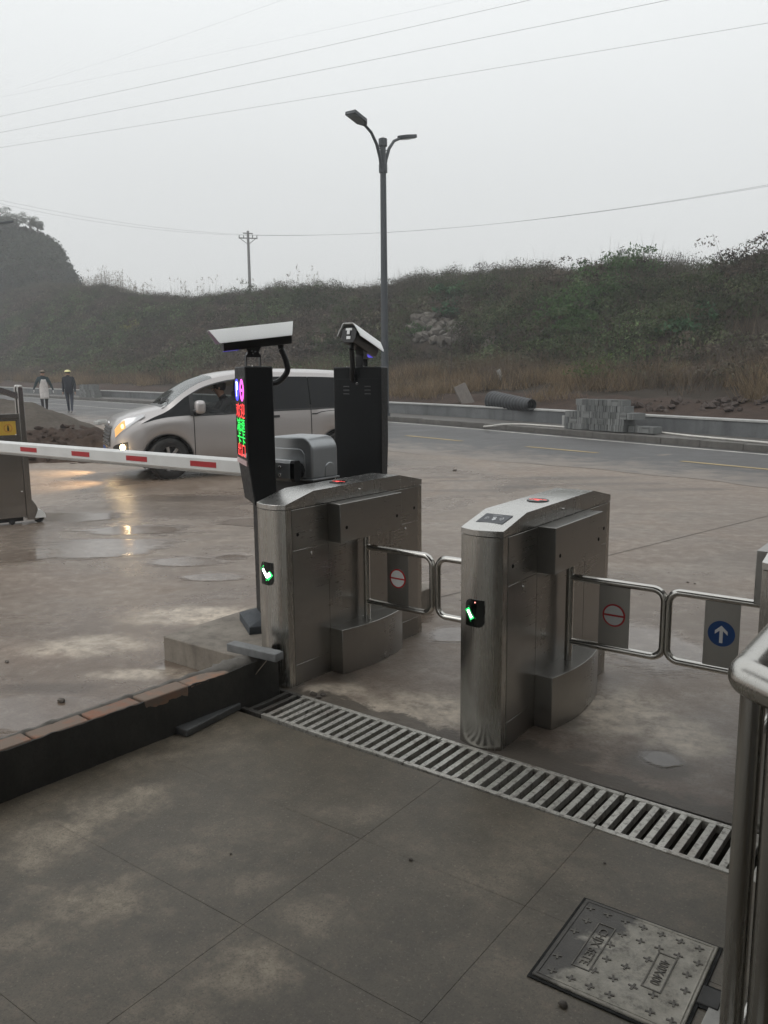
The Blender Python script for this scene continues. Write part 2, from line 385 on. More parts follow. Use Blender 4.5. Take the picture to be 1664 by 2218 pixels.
def earth(name, c0, c1, c2, scale=1.2):
    t = NT(name); v = t.co()
    a = t.noise(v, scale, 8, 0.7, 0.5); b = t.noise(v, scale * 9, 8, 0.75)
    c = t.ramp(a, [(0.3, c0), (0.52, c1), (0.72, c2)])
    c = t.mix(t.math('MULTIPLY', t.ramp(b, [(0.45, 0.0), (0.7, 1.0)]), 0.5), c, tuple(x * 0.45 for x in c0))
    t.set(col=c, rough=0.9, spec=0.2); t.bump(b, 0.6, 0.08); return t.mat
def concrete(name, c0, c1, rough=0.75, scale=3.0, damp=0.4):
    t = NT(name); v = t.co(); g = t.n('NewGeometry').outputs['Position']
    oi = t.n('ObjectInfo').outputs['Random']
    a = t.noise(g, scale, 7, 0.65); b = t.noise(g, scale * 12, 6, 0.75); s = t.noise(t.mapv(g, sc=(1, 1, 0.15)), scale * 2.5, 5, 0.6)
    c = t.ramp(a, [(0.3, c0), (0.7, c1)])
    c = t.mix(t.math('MULTIPLY', t.ramp(s, [(0.5, 0.0), (0.72, 1.0)]), damp), c, tuple(x * 0.42 for x in c0))
    c = t.mix(t.math('MULTIPLY', t.ramp(b, [(0.3, 1.0), (0.48, 0.0)]), 0.4), c, tuple(x * 0.5 for x in c0))
    c = t.mix(t.math('MULTIPLY', oi, 0.35), c, tuple(x * 0.7 for x in c0))
    t.set(col=c, rough=rough); t.bump(b, 0.4, 0.006); return t.mat

M_APRON = concrete_apron(); M_WALK = concrete_walk(); M_ASPH = asphalt()
M_EARTH = earth('hill_soil', (0.030, 0.024, 0.018), (0.048, 0.037, 0.028), (0.068, 0.053, 0.04))
M_REDSOIL = earth('red_clay', (0.038, 0.026, 0.020), (0.062, 0.041, 0.031), (0.088, 0.063, 0.049), 2.0)
M_SAND = earth('grey_sand', (0.075, 0.063, 0.052), (0.105, 0.09, 0.075), (0.13, 0.112, 0.094), 1.0)
M_KERB = concrete('kerb_concrete', (0.085, 0.08, 0.072), (0.15, 0.14, 0.128))
M_WALLC = concrete('grey_wall_concrete', (0.09, 0.096, 0.10), (0.17, 0.176, 0.178), scale=1.0, damp=0.6)
M_COPING = concrete('pale_coping_concrete', (0.36, 0.36, 0.35), (0.5, 0.5, 0.48), damp=0.3)
M_PALECONC = concrete('pale_concrete', (0.20, 0.175, 0.145), (0.35, 0.31, 0.26), scale=5, damp=0.55)
M_TRENCH = concrete('trench_concrete', (0.12, 0.108, 0.085), (0.2, 0.18, 0.145), scale=5)

# ---- base terrain, far below the paving so that nothing shows through the drain
mb = MB(); xs = [-150, -90, -45, 0, 45, 90, 150]
mb.grid([[(x, y, zg(x, y) - 0.45) for y in xs] for x in xs])
kind(mb.build('ground', M_EARTH), 'structure')

# ---- muddy concrete apron outside the turnstiles, also beyond the low wall on the left
X0, YB, YF = -2.975, 2.625, 2.935        # walkway side, drain front, drain back
xs = [-70, -50, -36, -26, -18, -12, -8, -5, X0, -0.25, 2, 6, 12, 20, 34]
ys = [-12, -6, -2, 1, YB, YF, 4.5, 6.5, 9, 12, 15, 18, 22, 27, 33, 40, 50, 62]
mb = MB()
for i in range(len(xs) - 1):
    for j in range(len(ys) - 1):
        if xs[i] >= X0 and ys[j] < YF: continue
        p = [(xs[i], ys[j]), (xs[i+1], ys[j]), (xs[i+1], ys[j+1]), (xs[i], ys[j+1])]
        mb.add([(x, y, zg(x, y)) for x, y in p], [(0, 1, 2, 3)])
kind(mb.build('concrete_apron', M_APRON), 'structure')

# saw-cut joints across the apron
M_JOINT = plain('joint_filler', (0.11, 0.094, 0.08), 0.7)
for a, b in (((-3.15, 4.9), (-0.6, 15.7)),):
    A, B = Vector((*a, 0)), Vector((*b, 0)); w = Vector((-(B - A).y, (B - A).x, 0)).normalized() * 0.0045
    mb = MB(); P = [A.lerp(B, k / 12) + Vector((0.02 * mnoise.noise(Vector((k, 1, 0))), 0, 0)) for k in range(13)]
    mb.grid([[(p - w) + Vector((0, 0, 0.003)), (p + w) + Vector((0, 0, 0.003))] for p in P]); kind(mb.build('apron_joint', M_JOINT), 'structure')

# ---- drain trench
mb = MB(); x0, x1 = X0, -0.25
mb.box((x0, YB - 0.06, -0.34), (x1, YF + 0.06, -0.30))
mb.box((x0, YF, -0.30), (x1, YF + 0.08, -0.004)); mb.box((x0, YB - 0.08, -0.30), (x1, YB, -0.045))
mb.box((x0 - 0.05, YB, -0.30), (x0, YF, -0.004)); mb.box((x1, YB, -0.30), (x1 + 0.05, YF, -0.045))
kind(mb.build('drain_trench', M_TRENCH), 'structure')

# ---- walkway of saw-cut concrete bays
walk = bpy.data.objects.new('walkway', None); COL.objects.link(walk); kind(walk, 'structure')
xc = [X0, -2.80, -1.665, -1.03, -0.40, 0.3, 1.2, 2.4, 5.0]
yc = [-7.0, -3.0, -1.0, 0.0, 0.5, 0.955, 1.525, 2.09, YB]
gap = 0.0004
def jog(p): return p
for i in range(len(xc) - 1):
    for j in range(len(yc) - 1):
        gx = gap if i else -0.001
        mb = MB(); mb.box((xc[i] + gap, yc[j] + gap, -0.045), (xc[i+1] - gap, yc[j+1] - gap, -0.0015))
        mb.build('concrete_bay', M_WALK, walk, bevel=0.0005, seg=1)
mb = MB(); mb.box((-0.25, YB + 0.002, -0.045), (5.0, YF, -0.0015)); mb.build('concrete_bay', M_WALK, walk, bevel=0.0005, seg=1)
mb = MB(); mb.box((X0 + .002, -6.99, -0.12), (4.99, YB - 0.003, -0.0045)); mb.build('joint_filler', M_TRENCH, walk)

# ---- the road (camera-heading frame): far edge line and offsets from it
RP = [(41, -33.6), (24.3, -8.8), (7.5, 16.2), (0.27, 26.9), (-12.4, 42.9), (-24.8, 57), (-51, 87), (-77.6, 117)]
def _cat(P, n):
    out = []
    P = [Vector((*p, 0)) for p in P]; P = [P[0] * 2 - P[1]] + P + [P[-1] * 2 - P[-2]]
    for i in range(1, len(P) - 2):
        for k in range(n):
            t = k / n; a, b, c, d = P[i-1], P[i], P[i+1], P[i+2]
            out.append(0.5 * ((2*b) + (c - a) * t + (2*a - 5*b + 4*c - d) * t*t + (3*b - a - 3*c + d) * t**3))
    out.append(P[-2]); return out
_rp = _cat(RP, 24)
RS = [0.0]
for a, b in zip(_rp, _rp[1:]): RS.append(RS[-1] + (b - a).length)
RS = np.array(RS); RXY = np.array([(p.x, p.y) for p in _rp])
def rpos(s, t):
    """road coordinates (along, beyond the far edge) -> camera-heading frame"""
    x = np.interp(s, RS, RXY[:, 0]); y = np.interp(s, RS, RXY[:, 1])
    x2 = np.interp(s + 0.5, RS, RXY[:, 0]); y2 = np.interp(s + 0.5, RS, RXY[:, 1])
    x1 = np.interp(s - 0.5, RS, RXY[:, 0]); y1 = np.interp(s - 0.5, RS, RXY[:, 1])
    dx, dy = x2 - x1, y2 - y1; l = np.hypot(dx, dy)
    return x + dy / l * t, y - dx / l * t
def rsite(s, t):
    x, y = rpos(s, t); return x * CY - y * SY, x * SY + y * CY
def rcoord(X, Y):
    x, y = s2o(X, Y); d2 = (RXY[:, 0] - x) ** 2 + (RXY[:, 1] - y) ** 2
    i = int(np.argmin(d2)); best = None
    for k in (max(0, i - 1), min(len(RS) - 2, i)):
        ax, ay = RXY[k]; bx, by = RXY[k+1]; ux, uy = bx - ax, by - ay; l = math.hypot(ux, uy)
        q = min(1, max(0, ((x - ax) * ux + (y - ay) * uy) / (l * l)))
        dd = math.hypot(x - ax - ux * q, y - ay - uy * q)
        t = ((x - ax) * uy - (y - ay) * ux) / l
        if best is None or dd < best[0]: best = (dd, RS[k] + q * l, t)
    return best[1], best[2]
S_A, S_B = 8.0, float(RS[-1]) - 2.0
def ribbon(t0, t1, dz0, dz1, step=1.0, sa=S_A, sb=S_B, nt=1):
    rows = []
    s = sa
    while s <= sb:
        row = []
        for k in range(nt + 1):
            t = lerp(t0(s) if callable(t0) else t0, t1(s) if callable(t1) else t1, k / nt)
            X, Y = rsite(s, t); row.append((X, Y, zg(X, Y) + lerp(dz0, dz1, k / nt)))
        rows.append(row); s += step
    return rows
s850 = rcoord(*o2s(0.27, 26.9))[0]; s1664 = rcoord(*o2s(7.5, 16.2))[0]
def t_near(s):
    base = interp(s, [s1664 - 8, s1664, s850, s850 + 12, s850 + 60], [-4.4, -4.6, -7.4, -8.2, -8.6])
    return base + 0.35 * mnoise.noise(Vector((s * 0.45, 3.1, 0))) + 0.18 * mnoise.noise(Vector((s * 1.7, 9.1, 0)))
mb = MB(); mb.grid(ribbon(t_near, 0.02, 0.004, 0.004, 0.5, nt=10))
road = kind(mb.build('road', M_ASPH), 'structure')
at = road.data.attributes.new('mud', 'FLOAT', 'POINT')
at.data.foreach_set('value', [(1 - (i % 11) / 10) ** 1.3 * 1.05 for i in range(len(road.data.vertices))])
M_WPAINT = plain('worn_white_paint', (0.42, 0.41, 0.38), 0.6, var=0.35, scale=3)
M_YPAINT = plain('worn_yellow_paint', (0.30, 0.225, 0.105), 0.6, var=0.3, scale=3)
mb = MB(); mb.grid(ribbon(-0.42, -0.28, 0.009, 0.009, 0.8)); kind(mb.build('road_edge_line', M_WPAINT), 'structure')
for (a, b) in (((880, 944), (1001, 956)), ((1140, 968), (1294, 981.6)), ((1476, 999.5), (1680, 1019)), ((700, 930), (780, 937))):
    p, q = gnd(*a), gnd(*b); u = (q - p).normalized(); w = Vector((-u.y, u.x, 0)) * 0.075
    mb = MB(); mb.add([Vector((k.x, k.y, zg(k.x, k.y) + 0.009)) for k in (p - w, q - w, q + w, p + w)], [(0, 1, 2, 3)])
    kind(mb.build('road_centre_dash', M_YPAINT), 'structure')
# second white line on the left stretch of the road
p, q = gnd(100, 873), gnd(290, 890)
sA, tA = rcoord(p.x, p.y); sB, tB = rcoord(q.x, q.y)
mb = MB(); mb.grid(ribbon((tA + tB) / 2 - 0.06, (tA + tB) / 2 + 0.06, 0.009, 0.009, 0.8, sa=min(sA, sB) - 4, sb=max(sA, sB) + 30)); kind(mb.build('road_lane_line', M_WPAINT), 'structure')

# ---- far kerb of single stones, pavement strip
kerb = bpy.data.objects.new('kerb', None); COL.objects.link(kerb); kind(kerb, 'structure')
mb = MB(); mb.box((-0.495, 0, -0.1), (0.495, 0.16, 0.15)); stone = None
s = s1664 - 6.0; k = 0
while s < s850 + 46:
    X, Y = rsite(s, 0.0); X2, Y2 = rsite(s + 0.3, 0.0); ang = math.atan2(Y2 - Y, X2 - X)
    lo = (X, Y, zg(X, Y) + random.uniform(-0.006, 0.006)); rt = (random.uniform(-.01, .01), 0, ang + math.pi)
    if stone is None: stone = mb.build('kerb_stone', M_KERB, kerb, bevel=0.012, loc=lo, rot=rt)
    else: link_copy(stone, kerb, lo, rt)
    s += 1.0; k += 1
rows = []
s = S_A
while s <= S_B:
    if s < s1664 - 6.4 or s > s850 + 45:
        pass
    X, Y = rsite(s, 0.17); X2, Y2 = rsite(s, 1.45)
    rows.append([(X, Y, zg(X, Y) + 0.135), (X2, Y2, zg(X2, Y2) + 0.15)]); s += 1.0
mb = MB(); mb.grid(rows); kind(mb.build('pavement', M_KERB), 'structure')
# ---- low retaining wall with pale coping
wl = thing('retaining_wall', 'long low grey concrete retaining wall with pale coping along the far pavement', 'wall')
def profile_sweep(prof, sa, sb, step=1.0):
    mb = MB(); n = len(prof); vv = []; fs = []; s = sa; m = 0
    while s <= sb:
        for (t, dz) in prof:
            X, Y = rsite(s, t); vv.append((X, Y, zg(X, Y) + dz))
        m += 1; s += step
    for i in range(m - 1):
        for j in range(n): fs.append((i*n+j, i*n+(j+1) % n, (i+1)*n+(j+1) % n, (i+1)*n+j))
    fs += [tuple(range(n)), tuple(range((m-1)*n, m*n))]
    mb.add(vv, fs); return mb
profile_sweep([(1.40, 0.0), (1.40, 0.47), (1.62, 0.47), (1.62, 0.0)], S_A, S_B).build('wall_body', M_WALLC, wl)
profile_sweep([(1.375, 0.473), (1.375, 0.525), (1.65, 0.525), (1.65, 0.473)], S_A, S_B).build('coping', M_COPING, wl, bevel=0.01)

# ---- embankment: foot of bare red soil, then the overgrown slope
RIDGE_PX = [-400, 0, 190, 300, 400, 530, 640, 740, 850, 950, 1050, 1180, 1350, 1500, 1664, 2200]
RIDGE_PY = [628, 634, 645, 662, 672, 666, 660, 653, 650, 640, 637, 634, 634, 630, 618, 595]
T_R = 19.0
_rs = np.linspace(S_A, S_B, 200); _rh = []
for s in _rs:
    x, y = rpos(s, T_R)
    if y < 5: _rh.append(7.0); continue
    px = 832 + F0 * x / y; py = float(np.interp(px, RIDGE_PX, RIDGE_PY))
    hor = 810 - (px - 832) * 0.00972
    _rh.append(1.6 + (hor - py) * y / F0)
_rh = np.array(_rh); _rh[_rh > 12] = 12
def h_emb(s, t):
    Hr = float(np.interp(s, _rs, _rh)); zb = SLOPE * max(0, rpos(s, t)[1] - KINK)
    foot = lerp(0.36, 0.75, sst(1.6, 4.0, t)) + 0.55 * sst(3.5, 8.0, t)
    up = (Hr - zb - 1.30) * (0.30 * sst(6.5, 13, t) + 0.70 * sst(9.5, T_R, t))
    z = zb + foot + up - 0.03 * max(0, t - T_R)
    a = sst(2.0, 7.0, t)
    p = Vector((s * 0.16, t * 0.16, 0.0))
    z += a * (1.35 * mnoise.noise(p) + 0.45 * mnoise.noise(p * 2.7) + 0.2 * mnoise.noise(p * 6.1)) * (0.35 + 0.65 * sst(6, 11, t))
    z += 0.12 * mnoise.noise(Vector((s * 1.3, t * 1.3, 4.0))) * sst(1.7, 2.6, t)
    return z
tt = [1.60, 1.9, 2.3, 2.8, 3.4, 4.0, 4.6, 5.3, 6, 6.8, 7.6, 8.4, 9.2, 10, 10.8, 11.6, 12.4, 13.2, 14, 14.8, 15.6, 16.4, 17.2, 18, 18.8, 19.6, 21, 23, 26, 30, 36, 44]
ss = np.arange(s1664 - 16, S_B - 3, 0.8)
pts = []
for s in ss:
    row = []
    for t in tt:
        X, Y = rsite(s, t); row.append((X, Y, h_emb(s, t)))
    pts.append(row)
mb = MB(); mb.mi = 0
nj = len(tt); base = mb.v; mb.grid(pts)
mb.m = [1 if (k % (nj - 1)) < 5 else 0 for k in range(len(mb.f))]
emb = kind(mb.build('embankment', [M_EARTH, M_REDSOIL], smooth=60), 'structure')
def hit_emb(px, py, d0=18.0, d1=90.0):
    """where a sight line meets the slope"""
    d = d0
    while d < d1:
        p = D(px, py, d); s, t = rcoord(p.x, p.y)
        if t > 1.6 and h_emb(s, t) >= p.z: return Vector((p.x, p.y, h_emb(s, t))), s, t
        d += 0.15
    return None, None, None

# ---- distant hill with a cut cliff on the left
HILL_P = [(-500, 485), (-150, 485), (0, 498), (45, 507), (98, 513), (125, 522), (150, 540), (166, 575), (184, 607), (200, 640), (260, 660), (420, 690)]
def hill_z(x, y):                        # camera-heading frame
    px = 832 + F0 * x / y
    top = float(np.interp(px, [p[0] for p in HILL_P], [p[1] for p in HILL_P]))
    zt = 1.6 + (816 - top) * 125 / F0
    k = sst(100, 126, y + 3 * mnoise.noise(Vector((x * .06, 1.7, 0))))
    back = 1 - 0.4 * sst(128, 165, y)
    n = 1.2 * mnoise.noise(Vector((x * 0.09, y * 0.09, 2))) + 0.5 * mnoise.noise(Vector((x * 0.3, y * 0.3, 5)))
    return 0.5 + (zt - 0.5) * k * back + n * k * (1 - k * 0.5)
pts = []
for y in np.arange(96, 168, 2.2):
    row = []
    for px in np.arange(-420, 430, 7.0):
        x = (px - 832) / F0 * y; X, Y = o2s(x, y); row.append((X, Y, hill_z(x, y)))
    pts.append(row)
mb = MB(); mb.grid(pts); kind(mb.build('hill', M_EARTH, smooth=60), 'structure')

# ---- soil and sand heap beside the road on the left
def heap(px_a, px_b, d_a, d_b, fn, mat, name, nu=70, nv=50):
    pts = []
    for i in range(nu + 1):
        row = []
        for j in range(nv + 1):
            px = lerp(px_a, px_b, i / nu); d = lerp(d_a, d_b, j / nv); x = (px - 832) / F0 * d
            X, Y = o2s(x, d); row.append((X, Y, zg(X, Y) - 0.03 + max(0, fn(px, d, X, Y))))
        pts.append(row)
    mb = MB(); mb.grid(pts); return kind(mb.build(name, mat, smooth=60), 'structure')
def f_red(px, d, X, Y):
    e = sst(15.2, 16.1, d + 0.35 * mnoise.noise(Vector((X * 1.3, Y * 1.3, 0)))) * (1 - sst(19.5, 21.5, d)) * (1 - sst(215, 262, px))
    n = 0.5 + 0.6 * mnoise.noise(Vector((X * 1.1, Y * 1.1, 1))) + 0.5 * mnoise.noise(Vector((X * 3.1, Y * 3.1, 2))) + 0.35 * mnoise.noise(Vector((X * 7, Y * 7, 3)))
    return e * (0.05 + 0.26 * max(0, n) + 0.20 * sst(16, 18.5, d))
heap(-150, 275, 14.8, 21.8, f_red, M_REDSOIL, 'red_soil_heap', 110, 80)
def f_sand(px, d, X, Y):
    crest = interp(px, [-200, 50, 80, 120, 170, 230, 262], [1.35, 1.02, 0.96, 0.78, 0.58, 0.26, 0.0])
    e = max(0, 1 - abs(d - 20.6) / 2.9); e = e * e * (3 - 2 * e)
    return crest * e + (0.05 * mnoise.noise(Vector((X * 2, Y * 2, 0))) + 0.03 * mnoise.noise(Vector((X * 6, Y * 6, 0)))) * e
heap(-220, 275, 17.6, 23.6, f_sand, M_SAND, 'sand_heap')

# ---- gatehouse with a flat canopy over the walkway (behind and beside the camera; it shades the foreground)
M_CLAD = plain('dark_grey_cladding', (0.10, 0.095, 0.088), 0.55, var=0.15)
M_SOFFIT = plain('grey_soffit', (0.16, 0.155, 0.145), 0.8)
M_DARKGLASS = plain('dark_window_glass', (0.02, 0.022, 0.024), 0.06, var=0.1)
gh = thing('gatehouse', 'dark clad gatehouse with flat canopy reaching over the walkway', 'gatehouse', (0, 0, 0))
mb = MB(); mb.box((0.62, -5.0, 0.0), (4.2, 15.0, 3.3)); mb.build('wall', M_CLAD, gh)
mb = MB(); mb.box((-3.5, -7.0, 3.32), (4.5, 2.30, 3.62)); mb.build('canopy', M_SOFFIT, gh)
mb = MB(); mb.box((0.605, 0.6, 1.0), (0.62, 3.4, 2.3)); mb.build('window', M_DARKGLASS, gh)
for x, y in ((-3.05, -4.5), (-3.05, -0.9)):
    mb = MB(); mb.box((x - 0.12, y - 0.12, 0), (x + 0.12, y + 0.12, 3.32)); mb.build('column', M_CLAD, gh)
# ================================================================ NEAR THINGS
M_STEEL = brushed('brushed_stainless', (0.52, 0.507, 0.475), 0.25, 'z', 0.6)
M_STEELY = brushed('brushed_stainless_side', (0.42, 0.41, 0.39), 0.29, 'y', 0.30)  # same steel; shade on the turnstile sides is put into this darker tone
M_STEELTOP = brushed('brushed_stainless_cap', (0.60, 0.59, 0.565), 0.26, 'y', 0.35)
M_TUBE = brushed('polished_tube', (0.60, 0.585, 0.55), 0.16, 'z', 0.4)
M_BLACK = plain('black_plastic', (0.012, 0.012, 0.013), 0.35)
M_BLACKGLOSS = plain('black_acrylic', (0.004, 0.006, 0.005), 0.06)
M_HOLE = plain('black_hole', (0.003, 0.003, 0.003), 0.9)
M_LOCK = plain('bright_lock', (0.75, 0.74, 0.72), 0.18, 1.0)
M_RED = plain('sign_red', (0.55, 0.03, 0.035), 0.35)
M_WHITE = plain('sign_white', (0.84, 0.84, 0.83), 0.35, var=0.05)
M_BLUE = plain('sign_blue', (0.008, 0.062, 0.23), 0.35)
M_GREENBLOOM = emit('green_bloom', (0.04, 1.0, 0.22), 1.3)  # this and the next glow only in added bloom patches, not diodes
M_GREENHALO = emit('green_bloom_halo', (0.01, 0.42, 0.09), 0.35)
M_GREENCORE = emit('green_led_core', (0.80, 1.0, 0.88), 9.0)
M_REDLED = emit('red_led', (1.0, 0.10, 0.09), 1.7)
M_REDDIM = emit('red_led_dim', (0.55, 0.03, 0.03), 0.45)

HL, HW, BULGE = 0.59, 0.10, 0.030
def yfront(x): return -HL - BULGE * (1 - (x / HW) ** 2)
def footprint(grow=0.0, n=10):
    pts = []
    for i in range(n + 1):
        x = lerp(-HW, HW, i / n); pts.append((x * (1 + grow / HW), yfront(x) - grow))
    for i in range(n + 1):
        x = lerp(HW, -HW, i / n); pts.append((x * (1 + grow / HW), -yfront(x) + grow))
    return pts
def curved_patch(z0, z1, x0, x1, off, r_tl=0.0, r_br=0.0, n=14):
    """panel that follows the bowed front, with two opposite rounded corners; returns rim points"""
    out = []
    def arc(cx, cz, a0, a1, r):
        for k in range(6): a = lerp(a0, a1, k / 5); out.append((cx + r * math.cos(a), cz + r * math.sin(a)))
    out.append((x0, z0)); 
    if r_br: arc(x1 - r_br, z0 + r_br, -math.pi/2, 0, r_br)
    else: out.append((x1, z0))
    out.append((x1, z1))
    if r_tl: arc(x0 + r_tl, z1 - r_tl, math.pi/2, math.pi, r_tl)
    else: out.append((x0, z1))
    return out
def front_panel(name, rim, off, thick, mat, parent):
    mb = MB(); n = len(rim)
    # triangulated strip by columns so the panel bends with the body
    xs_ = sorted(set([round(p[0], 5) for p in rim] + [lerp(min(p[0] for p in rim), max(p[0] for p in rim), k / 10) for k in range(11)]))
    def span(x):
        zs = []
        for i in range(n):
            a, b = rim[i], rim[(i + 1) % n]
            if abs(a[0] - b[0]) < 1e-7:
                if abs(a[0] - x) < 1e-6: zs += [a[1], b[1]]
                continue
            lo, hi = min(a[0], b[0]), max(a[0], b[0])
            if lo - 1e-7 <= x <= hi + 1e-7: zs.append(lerp(a[1], b[1], (x - a[0]) / (b[0] - a[0])))
        return min(zs), max(zs)
    top = []
    for x in xs_:
        z0, z1 = span(x); top.append((x, z0, z1))
    rows = [[(x, yfront(x) - off, z0), (x, yfront(x) - off, z1)] for x, z0, z1 in top]
    mb.grid(rows); mb.grid([[(x, yfront(x) - off + thick, z0), (x, yfront(x) - off, z0)] for x, z0, z1 in top])
    mb.grid([[(x, yfront(x) - off, z1), (x, yfront(x) - off + thick, z1)] for x, z0, z1 in top])
    return mb.build(name, mat, parent, smooth=40)

def swing_arm(root, sgn, sign):
    xp = sgn * 0.145; r = 0.0165
    tip = sgn * 0.588
    mb = MB(); mb.cyl((xp, -0.005, 0.235), (xp, -0.005, 0.735), 0.0185, n=20); mb.build('pivot_post', M_TUBE, root, smooth=40)
    arm = MB(); arm.tube(fillet([(xp, -0.005, 0.654), (tip, -0.005, 0.654), (tip, -0.005, 0.344), (xp, -0.005, 0.344)], 0.052, 8), r, 16)
    arm = arm.build('swing_arm', M_TUBE, root, smooth=40)
    xa, xb = sgn * 0.290, sgn * 0.434; x0, x1 = min(xa, xb), max(xa, xb)
    mb = MB(); mb.box((x0, -0.0065, 0.352), (x1, -0.0035, 0.646)); plate = mb.build('sign_plate', M_STEELY, arm, bevel=0.001)
    c = ((x0 + x1) / 2, -0.0085, 0.503)
    if sign == 'no_entry':
        mb = MB(); mb.cyl((c[0], -0.0066, c[2]), (c[0], -0.0080, c[2]), 0.0535, n=40); mb.build('sign_disc', M_RED, arm)
        for a0 in (0, 1):
            mb = MB(); pts = [(0.0455 * math.cos(a), 0.0455 * math.sin(a)) for a in [lerp(0.10, math.pi - 0.10, k / 20) for k in range(21)]]
            m = 1 if a0 == 0 else -1
            mb.add([(c[0] + p[0], -0.0092, c[2] + p[1] * m) for p in pts], [tuple(range(21))]); mb.build('sign_field', M_WHITE, arm)
    elif sign == 'arrow':
        mb = MB(); mb.cyl((c[0], -0.0066, c[2]), (c[0], -0.0080, c[2]), 0.0555, n=40); mb.build('sign_disc', M_BLUE, arm)
        P = [(-.007, -.040), (.007, -.040), (.007, .013), (.026, -.004), (.026, .012), (0, .036), (-.026, .012), (-.026, -.004), (-.007, .013)]
        mb = MB()
        mb.add([(c[0] + x, -0.0092, c[2] + z) for x, z in P], [(0, 1, 2, 8), (2, 3, 4, 5), (8, 2, 5), (8, 5, 6, 7)]); mb.build('sign_arrow', M_WHITE, arm)
    return arm

def side_boxes(root, sgn):
    x0 = sgn * 0.1005; x1 = sgn * 0.188
    mb = MB(); mb.box((min(x0, x1), -0.272, 0.722), (max(x0, x1), 0.268, 0.931)); ub = mb.build('arm_housing', M_STEELY, root, bevel=0.0025)
    n = 14; poly = [(x0, -0.272)]
    for k in range(n + 1):
        y = lerp(-0.272, 0.268, k / n); u = (y + 0.002) / 0.27; poly.append((sgn * (0.188 + 0.036 * (1 - u * u)), y))
    poly.append((x0, 0.268))
    mb = MB(); mb.prism(poly, 0.001, 0.247); lb = mb.build('foot_housing', M_STEELY, root, bevel=0.002, smooth=30)
    for y in (-0.222, 0.222):
        mb = MB(); mb.cyl((sgn * 0.186, y, 0.800), (sgn * 0.1890, y, 0.800), 0.0095, n=16); mb.build('sensor_hole', M_HOLE, root)

def side_panels(root, sgn):
    x0, x1 = sgn * 0.0985, sgn * 0.1022
    g = 0.0016
    def pn(y0, y1, z0, z1, mat=M_STEELY):
        mb = MB(); mb.box((min(x0, x1), y0 + g, z0 + g), (max(x0, x1), y1 - g, z1 - g)); mb.build('side_panel', mat, root, bevel=0.0008, seg=1)
    pn(-0.548, -0.272, 0.112, 0.718); pn(-0.548, -0.272, 0.718, 0.929); pn(-0.548, -0.272, 0.004, 0.112)
    pn(-0.272, 0.268, 0.112, 0.929); 
    pn(0.268, 0.548, 0.112, 0.718); pn(0.268, 0.548, 0.718, 0.929); pn(0.268, 0.548, 0.004, 0.112)
    for y, z in ((-0.507, 0.797), (0.509, 0.800)):
        mb = MB(); mb.cyl((sgn * 0.100, y, z), (sgn * 0.1033, y, z), 0.0095, n=16); mb.build('sensor_hole', M_HOLE, root)
    for y, z in ((-0.407, 0.684), (0.42, 0.684)):
        mb = MB(); mb.cyl((sgn * 0.100, y, z), (sgn * 0.1065, y, z), 0.0078, n=14); lk = mb.build('lock', M_LOCK, root, bevel=0.001)
        mb = MB(); mb.box((min(sgn * 0.106, sgn * 0.1072), y - 0.0012, z - 0.0045), (max(sgn * 0.106, sgn * 0.1072), y + 0.0012, z + 0.0045)); mb.build('keyway', M_HOLE, lk)

